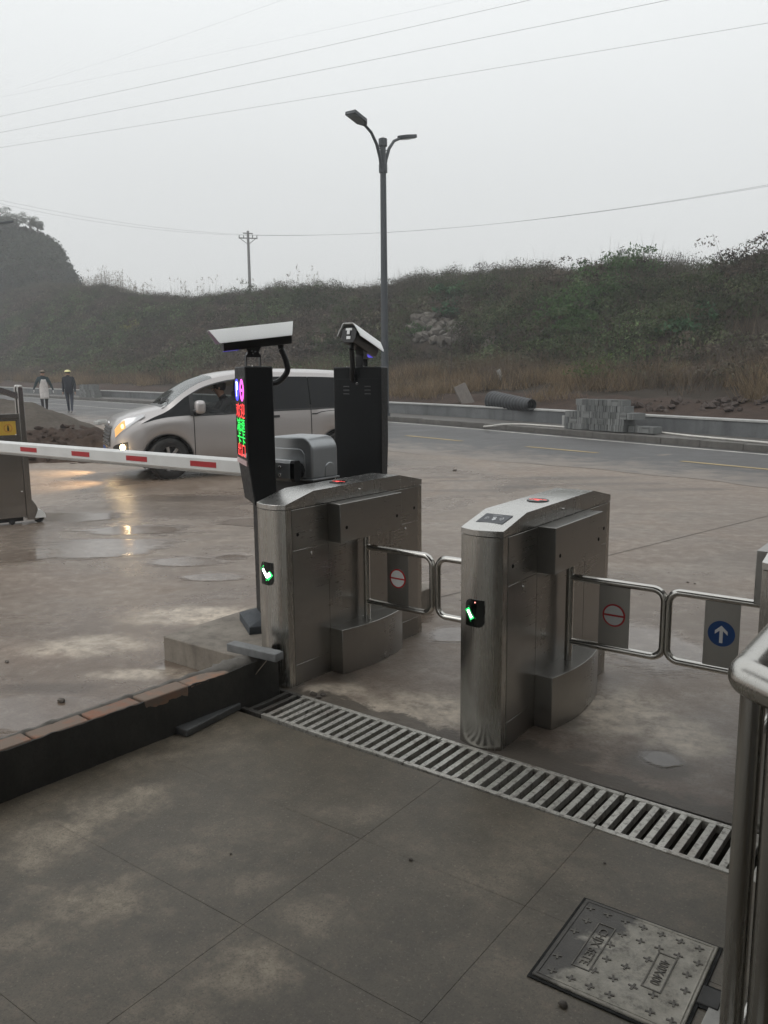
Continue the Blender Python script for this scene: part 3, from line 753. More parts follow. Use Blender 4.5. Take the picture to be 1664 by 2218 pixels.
def turnstile(label, loc, rotz, sides, signs, led, reader):
    root = thing('turnstile', label, 'turnstile', loc, rotz, 'stainless swing turnstiles across the walkway')
    mb = MB(); mb.prism(footprint(), 0.0, 0.930); mb.build('body', M_STEEL, root, smooth=40)
    # cap: front lip, slope, flat, rear slope
    prof_x = [lerp(-HW - 0.001, HW + 0.001, k / 12) for k in range(13)]
    def prof(x):
        yf = yfront(max(-HW, min(HW, x))) - 0.001
        return [(yf, .9335), (yf, .958), (-0.382, 1.008), (0.36, 1.0145), (-yf, .966), (-yf, .9335)]
    mb = MB(); rows = [[(x, y, z) for y, z in prof(x)] for x in prof_x]; mb.grid(rows)
    n = 6; mb.add(rows[0], [tuple(range(n))]); mb.add(rows[-1], [tuple(range(n))]); mb.grid([[r[0], r[5]] for r in rows])
    cap = mb.build('cap', M_STEELTOP, root, bevel=0.0015, smooth=28)
    for sgn in (1, -1): side_panels(root, sgn)
    for sgn, sg in zip(sides, signs):
        side_boxes(root, sgn); swing_arm(root, sgn, sg)
    mb = MB(); mb.cyl((0.1005, -0.005, 0.970), (0.1075, -0.005, 0.970), 0.0075, n=14); mb.build('cap_lock', M_LOCK, root, bevel=0.001)
    # lit lens on the top
    mb = MB(); mb.cyl((0, -0.065, 1.0075), (0, -0.065, 1.0155), 0.052, n=40); ln = mb.build('top_lens', M_BLACKGLOSS, root, bevel=0.002)
    rr = random.Random(5)
    mb = MB()
    for k in range(9):
        a = rr.uniform(-.035, .035); b = rr.uniform(-.016, .016); w = rr.uniform(.004, .010)
        mb.box((a - w, -0.065 + b - .0016, 1.0156), (a + w, -0.065 + b + .0016, 1.0162))
    mb.box((-.012, -.080, 1.0156), (.010, -.072, 1.0163)); mb.box((-.004, -.074, 1.0157), (.004, -.055, 1.0164))
    mb.build('lit_mark', M_REDLED if led != 'a' else M_REDLED, ln)
    # indicator window on the bowed front
    ind = front_panel('indicator_window', curved_patch(0.540, 0.660, -0.064, 0.032, 0, 0.030, 0.030), 0.0025, 0.004, M_BLACKGLOSS, root)
    def slash(x0, z0, x1, z1, w, off, mat, nm):
        u = Vector((x1 - x0, 0, z1 - z0)).normalized(); q = Vector((-u.z, 0, u.x)) * w
        P = [Vector((x0, 0, z0)) - q, Vector((x1, 0, z1)) - q, Vector((x1, 0, z1)) + q, Vector((x0, 0, z0)) + q]
        mb = MB(); mb.add([(p.x, yfront(p.x) - off, p.z) for p in P], [(0, 1, 2, 3)]); mb.build(nm, mat, ind)
    if led == 'b':
        slash(-0.058, 0.620, -0.022, 0.569, 0.0175, 0.0029, M_GREENHALO, 'bloom_halo'); slash(-0.055, 0.615, -0.026, 0.573, 0.0125, 0.0032, M_GREENBLOOM, 'bloom_glow'); slash(-0.051, 0.609, -0.030, 0.579, 0.0055, 0.0038, M_GREENCORE, 'led_bar')  # the two wider patches imitate lens bloom round the lit bar
        mb = MB(); mb.ico((-0.012, yfront(-0.012) - 0.003, 0.648), 0.0032, 1); mb.build('standby_led', emit('red_standby', (1, .25, .2), 4.0), ind)
    else:
        slash(-0.057, 0.638, 0.006, 0.563, 0.027, 0.0029, M_GREENHALO, 'bloom_halo'); slash(-0.052, 0.629, -0.004, 0.573, 0.0185, 0.0032, M_GREENBLOOM, 'bloom_glow'); slash(-0.012, 0.575, 0.020, 0.606, 0.015, 0.0034, M_GREENBLOOM, 'bloom_glow')  # added bloom patches again, wider than the real lit bars
        slash(-0.045, 0.620, -0.010, 0.582, 0.0085, 0.0038, M_GREENCORE, 'led_bar'); slash(-0.012, 0.585, 0.012, 0.602, 0.0095, 0.0040, M_GREENCORE, 'led_bar')
    if reader:
        sl = math.atan2(0.05, 0.208); T = Matrix.Translation((0.0, -0.484, 0.9835)) @ Matrix.Rotation(sl, 4, 'X')
        mb = MB(); mb.box((-0.064, -0.050, -0.004), (0.064, 0.050, 0.005), T); cr = mb.build('card_reader', plain('slate_plastic', (0.055, 0.06, 0.07), 0.4), root, bevel=0.003)
        icon = plain('printed_white', (0.85, 0.86, 0.87), 0.5)
        mb = MB()
        def arc_line(cx, cy_, r, a0, a1, w):
            P = [[(cx + (r - w) * math.cos(a), cy_ + (r - w) * math.sin(a), 0.0056), (cx + (r + w) * math.cos(a), cy_ + (r + w) * math.sin(a), 0.0056)] for a in [lerp(a0, a1, k / 10) for k in range(11)]]
            mb.grid([[T @ Vector(p) for p in row] for row in P])
        for r in (0.010, 0.017, 0.024):
            arc_line(0.018, 0.0, r, -0.75, 0.75, 0.0011); arc_line(-0.018, 0.0, r, math.pi - 0.75, math.pi + 0.75, 0.0011)
        def pl(P): mb.add([T @ Vector((x, y, 0.0058)) for x, y in P], [tuple(range(len(P)))])
        pl([(-.012, .012), (.004, .016), (.007, .008), (-.009, .004)]); pl([(-.004, .004), (.008, .001), (.012, -.010), (.004, -.024), (-.006, -.014)])
        pl([(-.022, .030), (.022, .030), (.022, .0325), (-.022, .0325)])
        mb.build('reader_symbol', icon, cr)
    return root
turnstile('stainless turnstile with dark card reader on its sloped cap, green light and red marked arm', (-1.70, 3.56, 0), R(0.45), (1, -1), ('no_entry', 'plain'), 'b', True)
turnstile('stainless turnstile beside the black barrier pillar, bright green arrow light on its front', (-2.915, 3.575, 0), R(-1.2), (1,), ('no_entry',), 'a', False)
turnstile('stainless turnstile behind the railing, its arm plate showing a white arrow on blue', (-0.505, 3.56, 0), 0.0, (-1,), ('arrow',), 'b', True)

# ---------------------------------------------------------------- drain grates
def grate_mat(name, c0, c1, dirt, amt):
    t = NT(name); g = t.n('NewGeometry').outputs['Position']; oi = t.n('ObjectInfo').outputs['Random']
    a = t.noise(g, 9, 7, 0.7); b = t.noise(g, 45, 6, 0.7); r = t.noise(g, 5, 5, 0.6)
    c = t.ramp(a, [(0.3, c0), (0.65, c1)])
    c = t.mix(t.math('MULTIPLY', t.ramp(b, [(0.50, 0.0), (0.62, 1.0)]), amt), c, dirt)
    c = t.mix(t.math('MULTIPLY', t.ramp(r, [(0.55, 0.0), (0.75, 1.0)]), 0.4), c, (0.20, 0.115, 0.07))
    c = t.mix(t.math('MULTIPLY', oi, 0.28), c, tuple(x * 0.6 for x in c0))
    t.set(col=c, rough=0.42, metal=0.35); t.bump(b, 0.3, 0.002); return t.mat
M_GRATE = grate_mat('galvanised_dirty', (0.50, 0.48, 0.43), (0.72, 0.70, 0.64), (0.12, 0.10, 0.08), 0.7)
M_GRATEMUD = grate_mat('galvanised_muddy', (0.11, 0.105, 0.095), (0.17, 0.16, 0.145), (0.06, 0.055, 0.045), 0.6)
M_EDGE = plain('bare_steel_edge', (0.55, 0.53, 0.48), 0.3, 1.0)
PITCHB = 0.0505
def grate(x0, x1, label, mat):
    cx_ = (x0 + x1) / 2; yy = 2.784 - (cx_ + 1.6) * 0.0165
    root = thing('drain_grate', label, 'drain grate', (cx_, yy, 0.0), R(-0.95), 'drain grates end to end along the channel')
    hw_ = (x1 - x0) / 2 - 0.0012
    for y0, y1 in ((-0.149, -0.127), (0.127, 0.149)):
        mb = MB(); mb.box((-hw_, y0, -0.030), (hw_, y1, 0.0025)); mb.build('side_rail', mat, root, bevel=0.0015, seg=1)
    n = int((x1 - x0) / PITCHB); bar = None; st = (x1 - x0) / n
    for k in range(n):
        x = -hw_ + st * (k + 0.5)
        if bar is None:
            mb = MB(); mb.box((-0.0122, -0.1265, -0.028), (0.0122, 0.1265, 0.0015)); bar = mb.build('bar', mat, root, bevel=0.0012, seg=1, loc=(x, 0, 0))
        else: link_copy(bar, root, (x + random.uniform(-.0007, .0007), 0, random.uniform(-.001, .0006)))
    return root
grate(-2.955, -2.715, 'mud-darkened drain grate section against the low brick wall', M_GRATEMUD)
grate(-2.713, -1.872, 'pale drain grate section in front of the turnstile beside the barrier pillar', M_GRATE)
grate(-1.870, -1.03, 'pale drain grate section at the foot of the card reader turnstile', M_GRATE)
grate(-1.028, -0.27, 'pale drain grate section ending at the stainless railing post', M_GRATE)

# ---------------------------------------------------------------- low brick wall
M_MORTAR = concrete('dark_wet_render', (0.038, 0.036, 0.032), (0.062, 0.058, 0.05), rough=0.85, scale=5, damp=0.3)
M_MORTARGREY = concrete('grey_mortar', (0.15, 0.14, 0.125), (0.24, 0.22, 0.195), rough=0.9, scale=9, damp=0.3)
t = NT('red_brick'); g = t.n('NewGeometry').outputs['Position']; oi = t.n('ObjectInfo').outputs['Random']
c = t.mix(oi, (0.30, 0.135, 0.08), (0.36, 0.20, 0.13)); nb = t.noise(g, 30, 6, 0.7)
c = t.mix(t.math('MULTIPLY', t.ramp(t.noise(g, 11, 5, 0.6), [(0.34, 0.0), (0.52, 1.0)]), 0.85), c, (0.22, 0.18, 0.145))
t.set(col=c, rough=0.85); t.bump(nb, 0.5, 0.004); M_BRICK = t.mat
wroot = thing('low_wall', 'knee-low brick wall with dark wet render on its face beside the walkway', 'wall', (-2.835, 2.905, 0), R(-4.1))
WL, WH = 4.6, 0.200
mb = MB(); mb.box((-0.113, -WL, -0.02), (-0.012, 0.0, 0.142)); mb.build('wall_core', M_MORTARGREY, wroot)
y = -0.30; k = 0
bm_ = None
while y > -WL:
    ln_ = 0.232
    mb = MB(); mb.box((-0.104, y - ln_, 0.1435), (-0.010, y, WH + random.uniform(-0.004, 0.003)))
    mb.build('brick', M_BRICK, wroot, bevel=0.006, seg=2, rot=(0, random.uniform(-.012, .012), random.uniform(-.012, .012)))
    y -= ln_ + 0.012; k += 1
# render on the face, ragged at the top
nu, nv = 300, 12; rows = []
for i in range(nu + 1):
    y = lerp(0.0, -WL, i / nu); row = []
    top = 0.196 + 0.006 * mnoise.noise(Vector((y * 7, 0, 0))) + 0.008 * mnoise.noise(Vector((y * 23, 1, 0))) + 0.012 * sst(-0.35, 0.0, y)
    for j in range(nv + 1):
        z = lerp(-0.02, top, j / nv)
        x = 0.004 * mnoise.noise(Vector((y * 6, z * 9, 0))) + 0.0025 * mnoise.noise(Vector((y * 30, z * 30, 3))) - 0.010 * (j / nv) ** 3 + 0.004
        row.append((x, y, z))
    row.append((-0.020, y, top - 0.002)); row.append((-0.022, y, top - 0.03))
    rows.append(row)
mb = MB(); mb.grid(rows); mb.build('face_render', M_MORTAR, wroot, smooth=50)
# squeezed mortar ridge at the back edge and a heaped end
rows = []
for i in range(260):
    y = lerp(0.01, -WL, i / 259); row = []
    amp = 0.010 + 0.007 * mnoise.noise(Vector((y * 17, 5, 0))) + 0.018 * sst(-0.42, -0.2, y)
    for k in range(8):
        a = math.pi * k / 7; wd = 0.020 + 0.035 * sst(-0.45, -0.25, y)
        cxr = -0.118 + 0.045 * sst(-0.45, -0.25, y)
        n = 1 + 0.5 * mnoise.noise(Vector((y * 40, k * 0.8, 2)))
        row.append((cxr + wd * math.cos(a) * n, y, 0.188 + amp * math.sin(a) * n * (1.3 if 0 < k < 7 else 1)))
    row.append((cxr - wd * 1.05, y, -0.02)); rows.append(row)
mb = MB(); mb.grid(rows); mb.build('mortar_ridge', M_MORTARGREY, wroot, smooth=60)

# ---------------------------------------------------------------- raised island of the barrier
t_isl = MB()
nx_, ny_ = 8, 40; rows = []
t_isl.box((-3.722, 2.892, -0.05), (-3.055, 4.72, 0.143))
isl = kind(t_isl.build('traffic_island', M_PALECONC, bevel=0.008), 'structure')

# ---------------------------------------------------------------- stone strips, cord, small debris
M_GRANITE = concrete('grey_granite', (0.20, 0.205, 0.205), (0.33, 0.335, 0.335), rough=0.6, scale=12, damp=0.25)
M_DGRANITE = concrete('dark_granite', (0.085, 0.088, 0.088), (0.14, 0.142, 0.14), rough=0.5, scale=10, damp=0.3)
def strip(name, label, p0, p1, width, th, z, mat, cat='stone strip'):
    p0, p1 = Vector(p0), Vector(p1); ang = math.atan2(p1.y - p0.y, p1.x - p0.x); L_ = (p1 - p0).length
    mb = MB(); nn = 18; rows = []
    for i in range(nn + 1):
        x = lerp(-L_ / 2, L_ / 2, i / nn); q = 0.004 * mnoise.noise(Vector((x * 20, z * 50, 1)))
        rows.append([(x, -width/2 + q, 0), (x, width/2 - q, 0), (x, width/2 + q, th), (x, -width/2 - q, th), (x, -width/2 + q, 0)])
    mb.grid(rows); mb.add(rows[0][:4], [(0, 1, 2, 3)]); mb.add(rows[-1][:4], [(0, 1, 2, 3)])
    bmx = mb.build(name, mat, None, bevel=0.004, smooth=40, loc=((p0.x + p1.x) / 2, (p0.y + p1.y) / 2, z), rot=(0, 0, ang))
    me = bmx.data; b = bmesh.new(); b.from_mesh(me); bmesh.ops.remove_doubles(b, verts=b.verts, dist=1e-5); bmesh.ops.recalc_face_normals(b, faces=b.faces); b.to_mesh(me); b.free()
    return tag(bmx, label, cat)
ga, gb = G(500, 1398, 0.245), G(606, 1422, 0.245)
strip('granite_strip', 'pale grey granite strip lying on the wall end, tied with cord', (ga.x, ga.y, 0), (gb.x, gb.y, 0), 0.062, 0.042, 0.222, M_GRANITE)
da, db = G(388, 1583, 0.02), G(505, 1524, 0.02)
strip('granite_strip', 'dark granite strip on the walkway at the foot of the low wall', (da.x, da.y, 0), (db.x, db.y, 0), 0.100, 0.033, 0.0, M_DGRANITE)
pb = G(577, 1416, 0.249); pc = G(510, 1520, 0.004); pm = pb.lerp(pc, 0.5) - Vector((0, 0, 0.012))
pk = G(560, 1402, 0.2495)
M_CORD = plain('brown_cord', (0.30, 0.24, 0.19), 0.9)
mb = MB(); mb.tube([G(588, 1407, 0.2505), pk, pb, G(577, 1432, 0.205), pm, pc, pc + Vector((-0.05, -0.06, 0))], 0.0024, 6)
tag(mb.build('cord', M_CORD, smooth=60), 'thin brown cord from the granite strip down to the walkway', 'cord')
PEB = ['dark stone lying on the yard just behind the low brick wall', 'tiny pebble on the walkway joint between drain grate and manhole', 'dark crumb on the yard at the rear foot of the turnstile by the pillar'] + ['dark crumb of debris at the drain edge beside the turnstile by the pillar'] * 3 + [
       'pebble on the walkway just outside the manhole corner', 'speck of grit in the middle of the walkway', 'speck of grit on the walkway above the manhole', 'grit crumb at the end of the dark granite strip'] + ['small pebble on the yard seen above the blue arrow arm'] * 2 + ['small stone on the yard beyond the low wall, far from the island', 'white chip on the yard beyond the turnstiles']
M_PEBBLE = plain('grey_pebble', (0.12, 0.105, 0.09), 0.85, var=0.3, scale=30)
for i, (px, py, r, z) in enumerate(((133, 1520, .018, 0), (890, 1863, .006, 0), (826, 1345, .010, 0), (700, 1507, .013, 0), (690, 1512, .012, 0), (679, 1506, .016, 0), (1220, 2178, .010, 0), (500, 1850, .004, 0), (1310, 1870, .004, 0), (402, 1590, .006, 0), (1490, 1262, .008, 0), (1505, 1265, .007, 0), (15, 1435, .012, 0), (985, 1020, .03, 0))):
    p = G(px, py, z); mb = MB(); mb.ico((0, 0, 0), r, 2, 0.22, (1.3, 0.9, 0.62), seed=i)
    tag(mb.build('pebble', M_PEBBLE, smooth=50, loc=(p.x, p.y, r * 0.45)), PEB[i], 'stone', 'loose stones on the concrete')

# ---------------------------------------------------------------- manhole cover
t = NT('cast_cover'); g = t.co(); a = t.noise(g, 5.5, 5, 0.6, 0.6); b = t.noise(g, 40, 7, 0.75); d = t.noise(g, 16, 6, 0.7)
wetm = t.n('MapRange', interpolation_type='SMOOTHSTEP')
sepx = t.n('SeparateXYZ'); t.L(g, sepx.inputs[0])
edge = t.math('ADD', t.math('MULTIPLY_ADD', t.math('SUBTRACT', a, 0.5), 0.42, sepx.outputs[0]), t.math('MULTIPLY', sepx.outputs[1], -0.25))
t.L(edge, wetm.inputs[0]); wetm.inputs[1].default_value = -0.055; wetm.inputs[2].default_value = -0.105
c = t.ramp(d, [(0.3, (0.30, 0.28, 0.24)), (0.7, (0.60, 0.56, 0.48))])
c = t.mix(t.math('MULTIPLY', t.ramp(b, [(0.5, 0.0), (0.66, 1.0)]), 0.6), c, (0.085, 0.08, 0.075))
c = t.mix(t.math('MULTIPLY', t.ramp(t.noise(g, 9, 7, 0.7, 1.0), [(0.45, 0.0), (0.6, 1.0)]), 0.5), c, (0.62, 0.59, 0.52))
c = t.mix(wetm.outputs[0], c, t.ramp(d, [(0.3, (0.07, 0.064, 0.055)), (0.7, (0.11, 0.10, 0.085))]))
t.set(col=c, rough=t.mix(wetm.outputs[0], (0.8, 0.8, 0.8), (0.35, 0.35, 0.35))); t.bump(b, 0.6, 0.004); M_COVER = t.mat
M_STUD = plain('worn_stud', (0.17, 0.157, 0.135), 0.6, var=0.35, scale=20)
M_GAP = plain('dark_gap_tone', (0.010, 0.010, 0.009), 0.8)
mh = thing('manhole_cover', 'square cast manhole cover with cross studs, half coated in pale cement', 'manhole cover', (-0.690, 2.030, 0), R(1.5))
S = 0.198
mb = MB(); mb.box((-S - .006, -S - .006, -0.001), (S + .006, S + .006, 0.003)); mb.box((S + .0062, -0.060, -0.001), (S + 0.062, 0.032, 0.0032)); mb.build('gap_ring', M_GAP, mh, bevel=0.001)  # flat dark ring stands in for the shaded gap round cover and lug
mb = MB(); mb.box((-S + .004, -S + .004, 0.0), (S - .004, S - .004, 0.0085)); mb.build('cover', M_COVER, mh, bevel=0.003)
mb = MB()
for x0, y0, x1, y1 in ((-S + .013, -S + .013, S - .013, -S + .0175), (-S + .013, S - .0175, S - .013, S - .013), (-S + .013, -S + .0176, -S + .0175, S - .0176), (S - .0175, -S + .0176, S - .013, S - .0176)):
    mb.box((x0, y0, 0.0080), (x1, y1, 0.0105))
mb.build('raised_rim', M_COVER, mh, bevel=0.0008, seg=1)
mb = MB(); mb.box((S - 0.002, -0.050, 0.0), (S + 0.052, 0.022, 0.0075)); mb.build('lifting_lug', plain('lug_iron', (0.05, 0.048, 0.045), 0.6), mh, bevel=0.003)
stud = None
for i in range(7):
    for j in range(6):
        x = lerp(-0.158, 0.158, i / 6) + (0.0 if j % 2 else 0.012) - 0.006; y = lerp(-0.155, 0.155, j / 5)
        if (-0.125 < x < -0.06 and abs(y) < 0.115) or (0.055 < x < 0.12 and abs(y) < 0.085): continue
        if random.random() < 0.12: continue
        if stud is None:
            mb = MB(); L_, W_ = 0.0125, 0.0027
            mb.box((-L_, -W_, 0), (L_, W_, 0.0024)); mb.box((-W_, W_ + .0001, 0), (W_, L_, 0.0024)); mb.box((-W_, -L_, 0), (W_, -W_ - .0001, 0.0024))
            stud = mb.build('cross_stud', M_STUD, mh, loc=(x, y, 0.0083), rot=(0, 0, R(5)))
        else: link_copy(stud, mh, (x, y, 0.0083), (0, 0, R(random.uniform(-12, 20))))
def text_mesh(body, size, ext=0.0):
    cu = bpy.data.curves.new('text', 'FONT'); cu.body = body; cu.size = size; cu.extrude = ext; cu.align_x = 'CENTER'; cu.align_y = 'CENTER'; cu.resolution_u = 3
    o = bpy.data.objects.new('text', cu); COL.objects.link(o)
    dg = bpy.context.evaluated_depsgraph_get(); dg.update(); me = bpy.data.meshes.new_from_object(o.evaluated_get(dg))
    bpy.data.objects.remove(o); bpy.data.curves.remove(cu); return me
def text_obj(name, body, size, mat, parent, loc, rot=(0,0,0), ext=0.0, scale=(1,1,1)):
    me = text_mesh(body, size, ext); me.materials.clear(); me.materials.append(mat)
    o = bpy.data.objects.new(name, me); COL.objects.link(o); o.parent = parent; o.location = loc; o.rotation_euler = rot; o.scale = scale
    return o
for xc_, hw_, hl_, tx in ((-0.094, 0.026, 0.105, 'CHJX 6ETE'), (0.088, 0.026, 0.078, '400X400')):
    mb = MB()
    mb.box((xc_ - hw_, -hl_, 0.008), (xc_ - hw_ + .0035, hl_, 0.0108)); mb.box((xc_ + hw_ - .0035, -hl_, 0.008), (xc_ + hw_, hl_, 0.0108))
    mb.box((xc_ - hw_ + .0036, -hl_, 0.008), (xc_ + hw_ - .0036, -hl_ + .0035, 0.0108)); mb.box((xc_ - hw_ + .0036, hl_ - .0035, 0.008), (xc_ + hw_ - .0036, hl_, 0.0108))
    mb.build('text_frame', M_STUD, mh)
    text_obj('raised_lettering', tx, 0.036, M_STUD, mh, (xc_, 0, 0.0095), (0, 0, R(-90)), 0.0016, (1.0 if tx[0] == 'C' else 0.82, 1.0, 1))

# ---------------------------------------------------------------- stainless railing at the right, close to the camera
M_RAIL = brushed('railing_stainless', (0.56, 0.545, 0.51), 0.24, 'z', 0.5)
c0 = Vector((-0.343, 1.60, 1.03))
d1 = Vector((0.0, 1.0, 0.0)); d2 = Vector((0.81, -0.585, 0.0)).normalized()
rl = thing('handrail', 'thick stainless handrail corner on brushed posts at the walkway edge', 'railing', (c0.x, c0.y, 0))
path = fillet([d1 * 1.30, Vector((0, 0, 0)), d2 * 1.05], 0.045, 10)
mb = MB(); mb.tube([p + Vector((0, 0, 1.03)) for p in path], 0.035, 24); mb.build('top_rail', M_RAIL, rl, smooth=50)
def rpost(p, r=0.0225):
    mb = MB(); mb.cyl((p.x, p.y, 0.0), (p.x, p.y, 1.0), r, n=24); po = mb.build('post', M_RAIL, rl, smooth=50)
    mb = MB(); mb.cyl((p.x, p.y, 0.0), (p.x, p.y, 0.012), 0.05, n=24); mb.build('base_flange', M_RAIL, po, bevel=0.003)
rpost(Vector((0.016, 0.0, 0))); rpost(d2 * 0.075 + Vector((0.012, 0.035, 0)), 0.028); rpost(d1 * 1.18); rpost(d2 * 0.9)
for z in (0.16, 0.86):
    mb = MB(); mb.tube([p * 1.0 + Vector((0, 0, z)) for p in (d1 * 0.10, d1 * 1.18)], 0.011, 14); mb.build('cross_rail', M_RAIL, rl, smooth=50)
M_PALETILE = concrete('pale_stone_tile', (0.5, 0.485, 0.45), (0.62, 0.6, 0.56), rough=0.6, scale=6, damp=0.25)
mb = MB(); mb.box((-0.462, 1.05, -0.0012), (-0.12, 2.055, 0.0045)); kind(mb.build('stone_edging', M_PALETILE, bevel=0.002), 'structure')
# ================================================================ BARRIER GROUP ON THE ISLAND
ZI = 0.143
M_POWDER = plain('black_powder_coat', (0.009, 0.010, 0.011), 0.5, var=0.2, bump=0.12, bscale=300, spec=0.35)
M_DARKGREY = plain('dark_grey_metal', (0.05, 0.05, 0.052), 0.45)
M_CAMWHITE = plain('white_camera_paint', (0.90, 0.91, 0.90), 0.38, var=0.03)
M_SILVER = plain('silver_paint', (0.40, 0.415, 0.425), 0.34, 0.5, var=0.08)
M_BOOM = plain('white_boom_paint', (0.68, 0.685, 0.67), 0.33, var=0.06)
M_REFLRED = plain('red_reflective', (0.40, 0.022, 0.028), 0.4, var=0.1, scale=40)
M_GREYRUB = plain('grey_rubber_edge', (0.36, 0.355, 0.34), 0.6)
M_RUBBER = plain('black_rubber', (0.018, 0.018, 0.019), 0.7, bump=0.3, bscale=120)
M_PLINTH = plain('slate_plinth', (0.055, 0.062, 0.07), 0.7, var=0.25, scale=14, bump=0.4, bscale=80)
M_LBLUE = emit('blue_led', (0.05, 0.05, 1.0), 2.5)
M_LWHITE = emit('white_led', (0.75, 0.95, 1.0), 4.0)
M_LMAG = emit('magenta_led', (1.0, 0.10, 0.75), 2.2)
M_LRED = emit('sign_led_red', (1.0, 0.05, 0.05), 1.8)
M_LGRN = emit('sign_led_green', (0.02, 1.0, 0.12), 1.6)
M_LPINK = emit('lit_strip_red', (1.0, 0.16, 0.15), 1.2)

def flex_hose(pts, r, name, parent, mat=M_RUBBER):
    P = [Vector(p) for p in pts]; P = [P[0] * 2 - P[1]] + P + [P[-1] * 2 - P[-2]]; out = []
    for i in range(1, len(P) - 2):
        for k in range(10):
            t_ = k / 10; a, b, c, d = P[i-1], P[i], P[i+1], P[i+2]
            out.append(0.5 * ((2*b) + (c - a) * t_ + (2*a - 5*b + 4*c - d) * t_*t_ + (3*b - a - 3*c + d) * t_**3))
    out.append(P[-2])
    mb = MB(); mb.tube(out, [r * (1.0 + 0.07 * (i % 2)) for i in range(len(out))], 12); return mb.build(name, mat, parent, smooth=60)

def led_post(label, loc, rotz, cat):
    root = thing('camera_post', label, cat, (*loc, ZI), rotz)
    W, Db = 0.165, 0.0785; H = 1.505
    side = [(-Db, H), (Db, H), (Db, 0.735), (-Db + 0.03, 0.735), (-Db + 0.03, 0.753), (-Db, 0.985)]
    mb = MB(); vv = [(-W, y, z) for y, z in side] + [(W, y, z) for y, z in side]; n = len(side)
    mb.add(vv, [tuple(range(n)), tuple(range(2*n - 1, n - 1, -1))] + [(i, (i+1) % n, n + (i+1) % n, n + i) for i in range(n)])
    mb.build('cabinet', M_POWDER, root, bevel=0.008, seg=3)
    mb = MB(); mb.box((-0.055, -0.0185, 0.05), (W - 0.001, Db - 0.001, 0.7345)); mb.build('column', M_POWDER, root, bevel=0.005)
    # plinth with bevelled top
    a, b = W + 0.045, Db + 0.045
    mb = MB(); lo = [(-0.115, -b + .01), (a, -b + .01), (a, b), (-0.115, b)]; hi = [(-0.054, -0.020), (W - .01, -0.020), (W - .01, Db - .01), (-0.054, Db - .01)]
    vv = [(x, y, -0.004) for x, y in lo] + [(x, y, 0.045) for x, y in lo] + [(x, y, 0.080) for x, y in hi]
    fs = [(3, 2, 1, 0), (8, 9, 10, 11)] + [(i, (i+1) % 4, 4 + (i+1) % 4, 4 + i) for i in range(4)] + [(4+i, 4+(i+1) % 4, 8+(i+1) % 4, 8+i) for i in range(4)]
    mb.add(vv, fs); mb.build('plinth', M_PLINTH, root, bevel=0.003)
    # display glass
    yf = -Db - 0.001
    mb = MB(); mb.box((-W + .008, yf - 0.002, 1.0), (W - .008, yf, H - 0.06)); face = mb.build('display_glass', M_BLACKGLOSS, root, bevel=0.001)
    def ring(cx_, cz, r0, r1, mat, nm, y):
        mb = MB(); n = 40
        P = [[(cx_ + r * math.cos(2*math.pi*k/n), y, cz + r * math.sin(2*math.pi*k/n)) for r in (r0, r1)] for k in range(n + 1)]
        mb.grid(P); return mb.build(nm, mat, face)
    mb = MB(); mb.disc((-0.082, yf - .0028, 1.375), (0, -1, 0), 0.062, 40); mb.build('logo_disc', M_LBLUE, face)
    text_obj('logo_letter', 'P', 0.125, M_LWHITE, face, (-0.080, yf - .0035, 1.375), (R(90), 0, 0))
    ring(0.072, 1.375, 0.036, 0.062, M_LMAG, 'logo_ring', yf - .0028)
    mb = MB(); mb.box((0.030, yf - .0034, 1.368), (0.114, yf - .0030, 1.382)); mb.build('logo_bar', M_LMAG, face)
    for k, (tx, m, z, sz) in enumerate((('欢迎', M_LRED, 1.253, 0.128), ('减速', M_LGRN, 1.173, 0.118), ('卡卡', M_LGRN, 1.098, 0.118), ('出口', M_LRED, 1.030, 0.118))):
        text_obj('led_text', tx, sz, m, face, (0.005, yf - .0030, z), (R(90), 0, 0), 0, (1.08, 0.72, 1))
    mb = MB(); mb.box((-W + .012, yf - 0.004, 0.955), (W - .012, yf + 0.006, 0.984)); mb.build('lit_strip', plain('milky_strip', (0.55, 0.40, 0.40), 0.35), root)
    
    mb = MB(); mb.box((W - 0.001, -0.035, 0.62), (W + 0.0015, 0.035, 0.665)); mb.build('maker_plate', plain('plate_grey', (0.16, 0.15, 0.14), 0.5), root)
    # rear service door
    mb = MB(); mb.box((-W + .012, Db - 0.001, 0.10), (W - .016, Db + 0.0025, 1.427)); door = mb.build('service_door', M_POWDER, root, bevel=0.0015)
    for x in (-0.072, 0.075):
        for z in (1.376, 1.352, 1.328):
            mb = MB(); mb.cyl((x - .02, Db + .0020, z), (x + .02, Db + .0020, z), 0.0048, n=10); mb.build('vent_slot', M_DARKGREY, door, smooth=50)
    mb = MB(); mb.cyl((0, Db, 1.395), (0, Db + .006, 1.395), 0.009, n=16); mb.build('door_lock', M_LOCK, door, bevel=0.001)
    for x in (-0.02, 0.0, 0.10, -0.10):
        mb = MB(); mb.cyl((x, -0.02, H - 0.002), (x, -0.02, H + 0.006), 0.006, n=8); mb.build('bolt', M_LOCK, root)
    return root

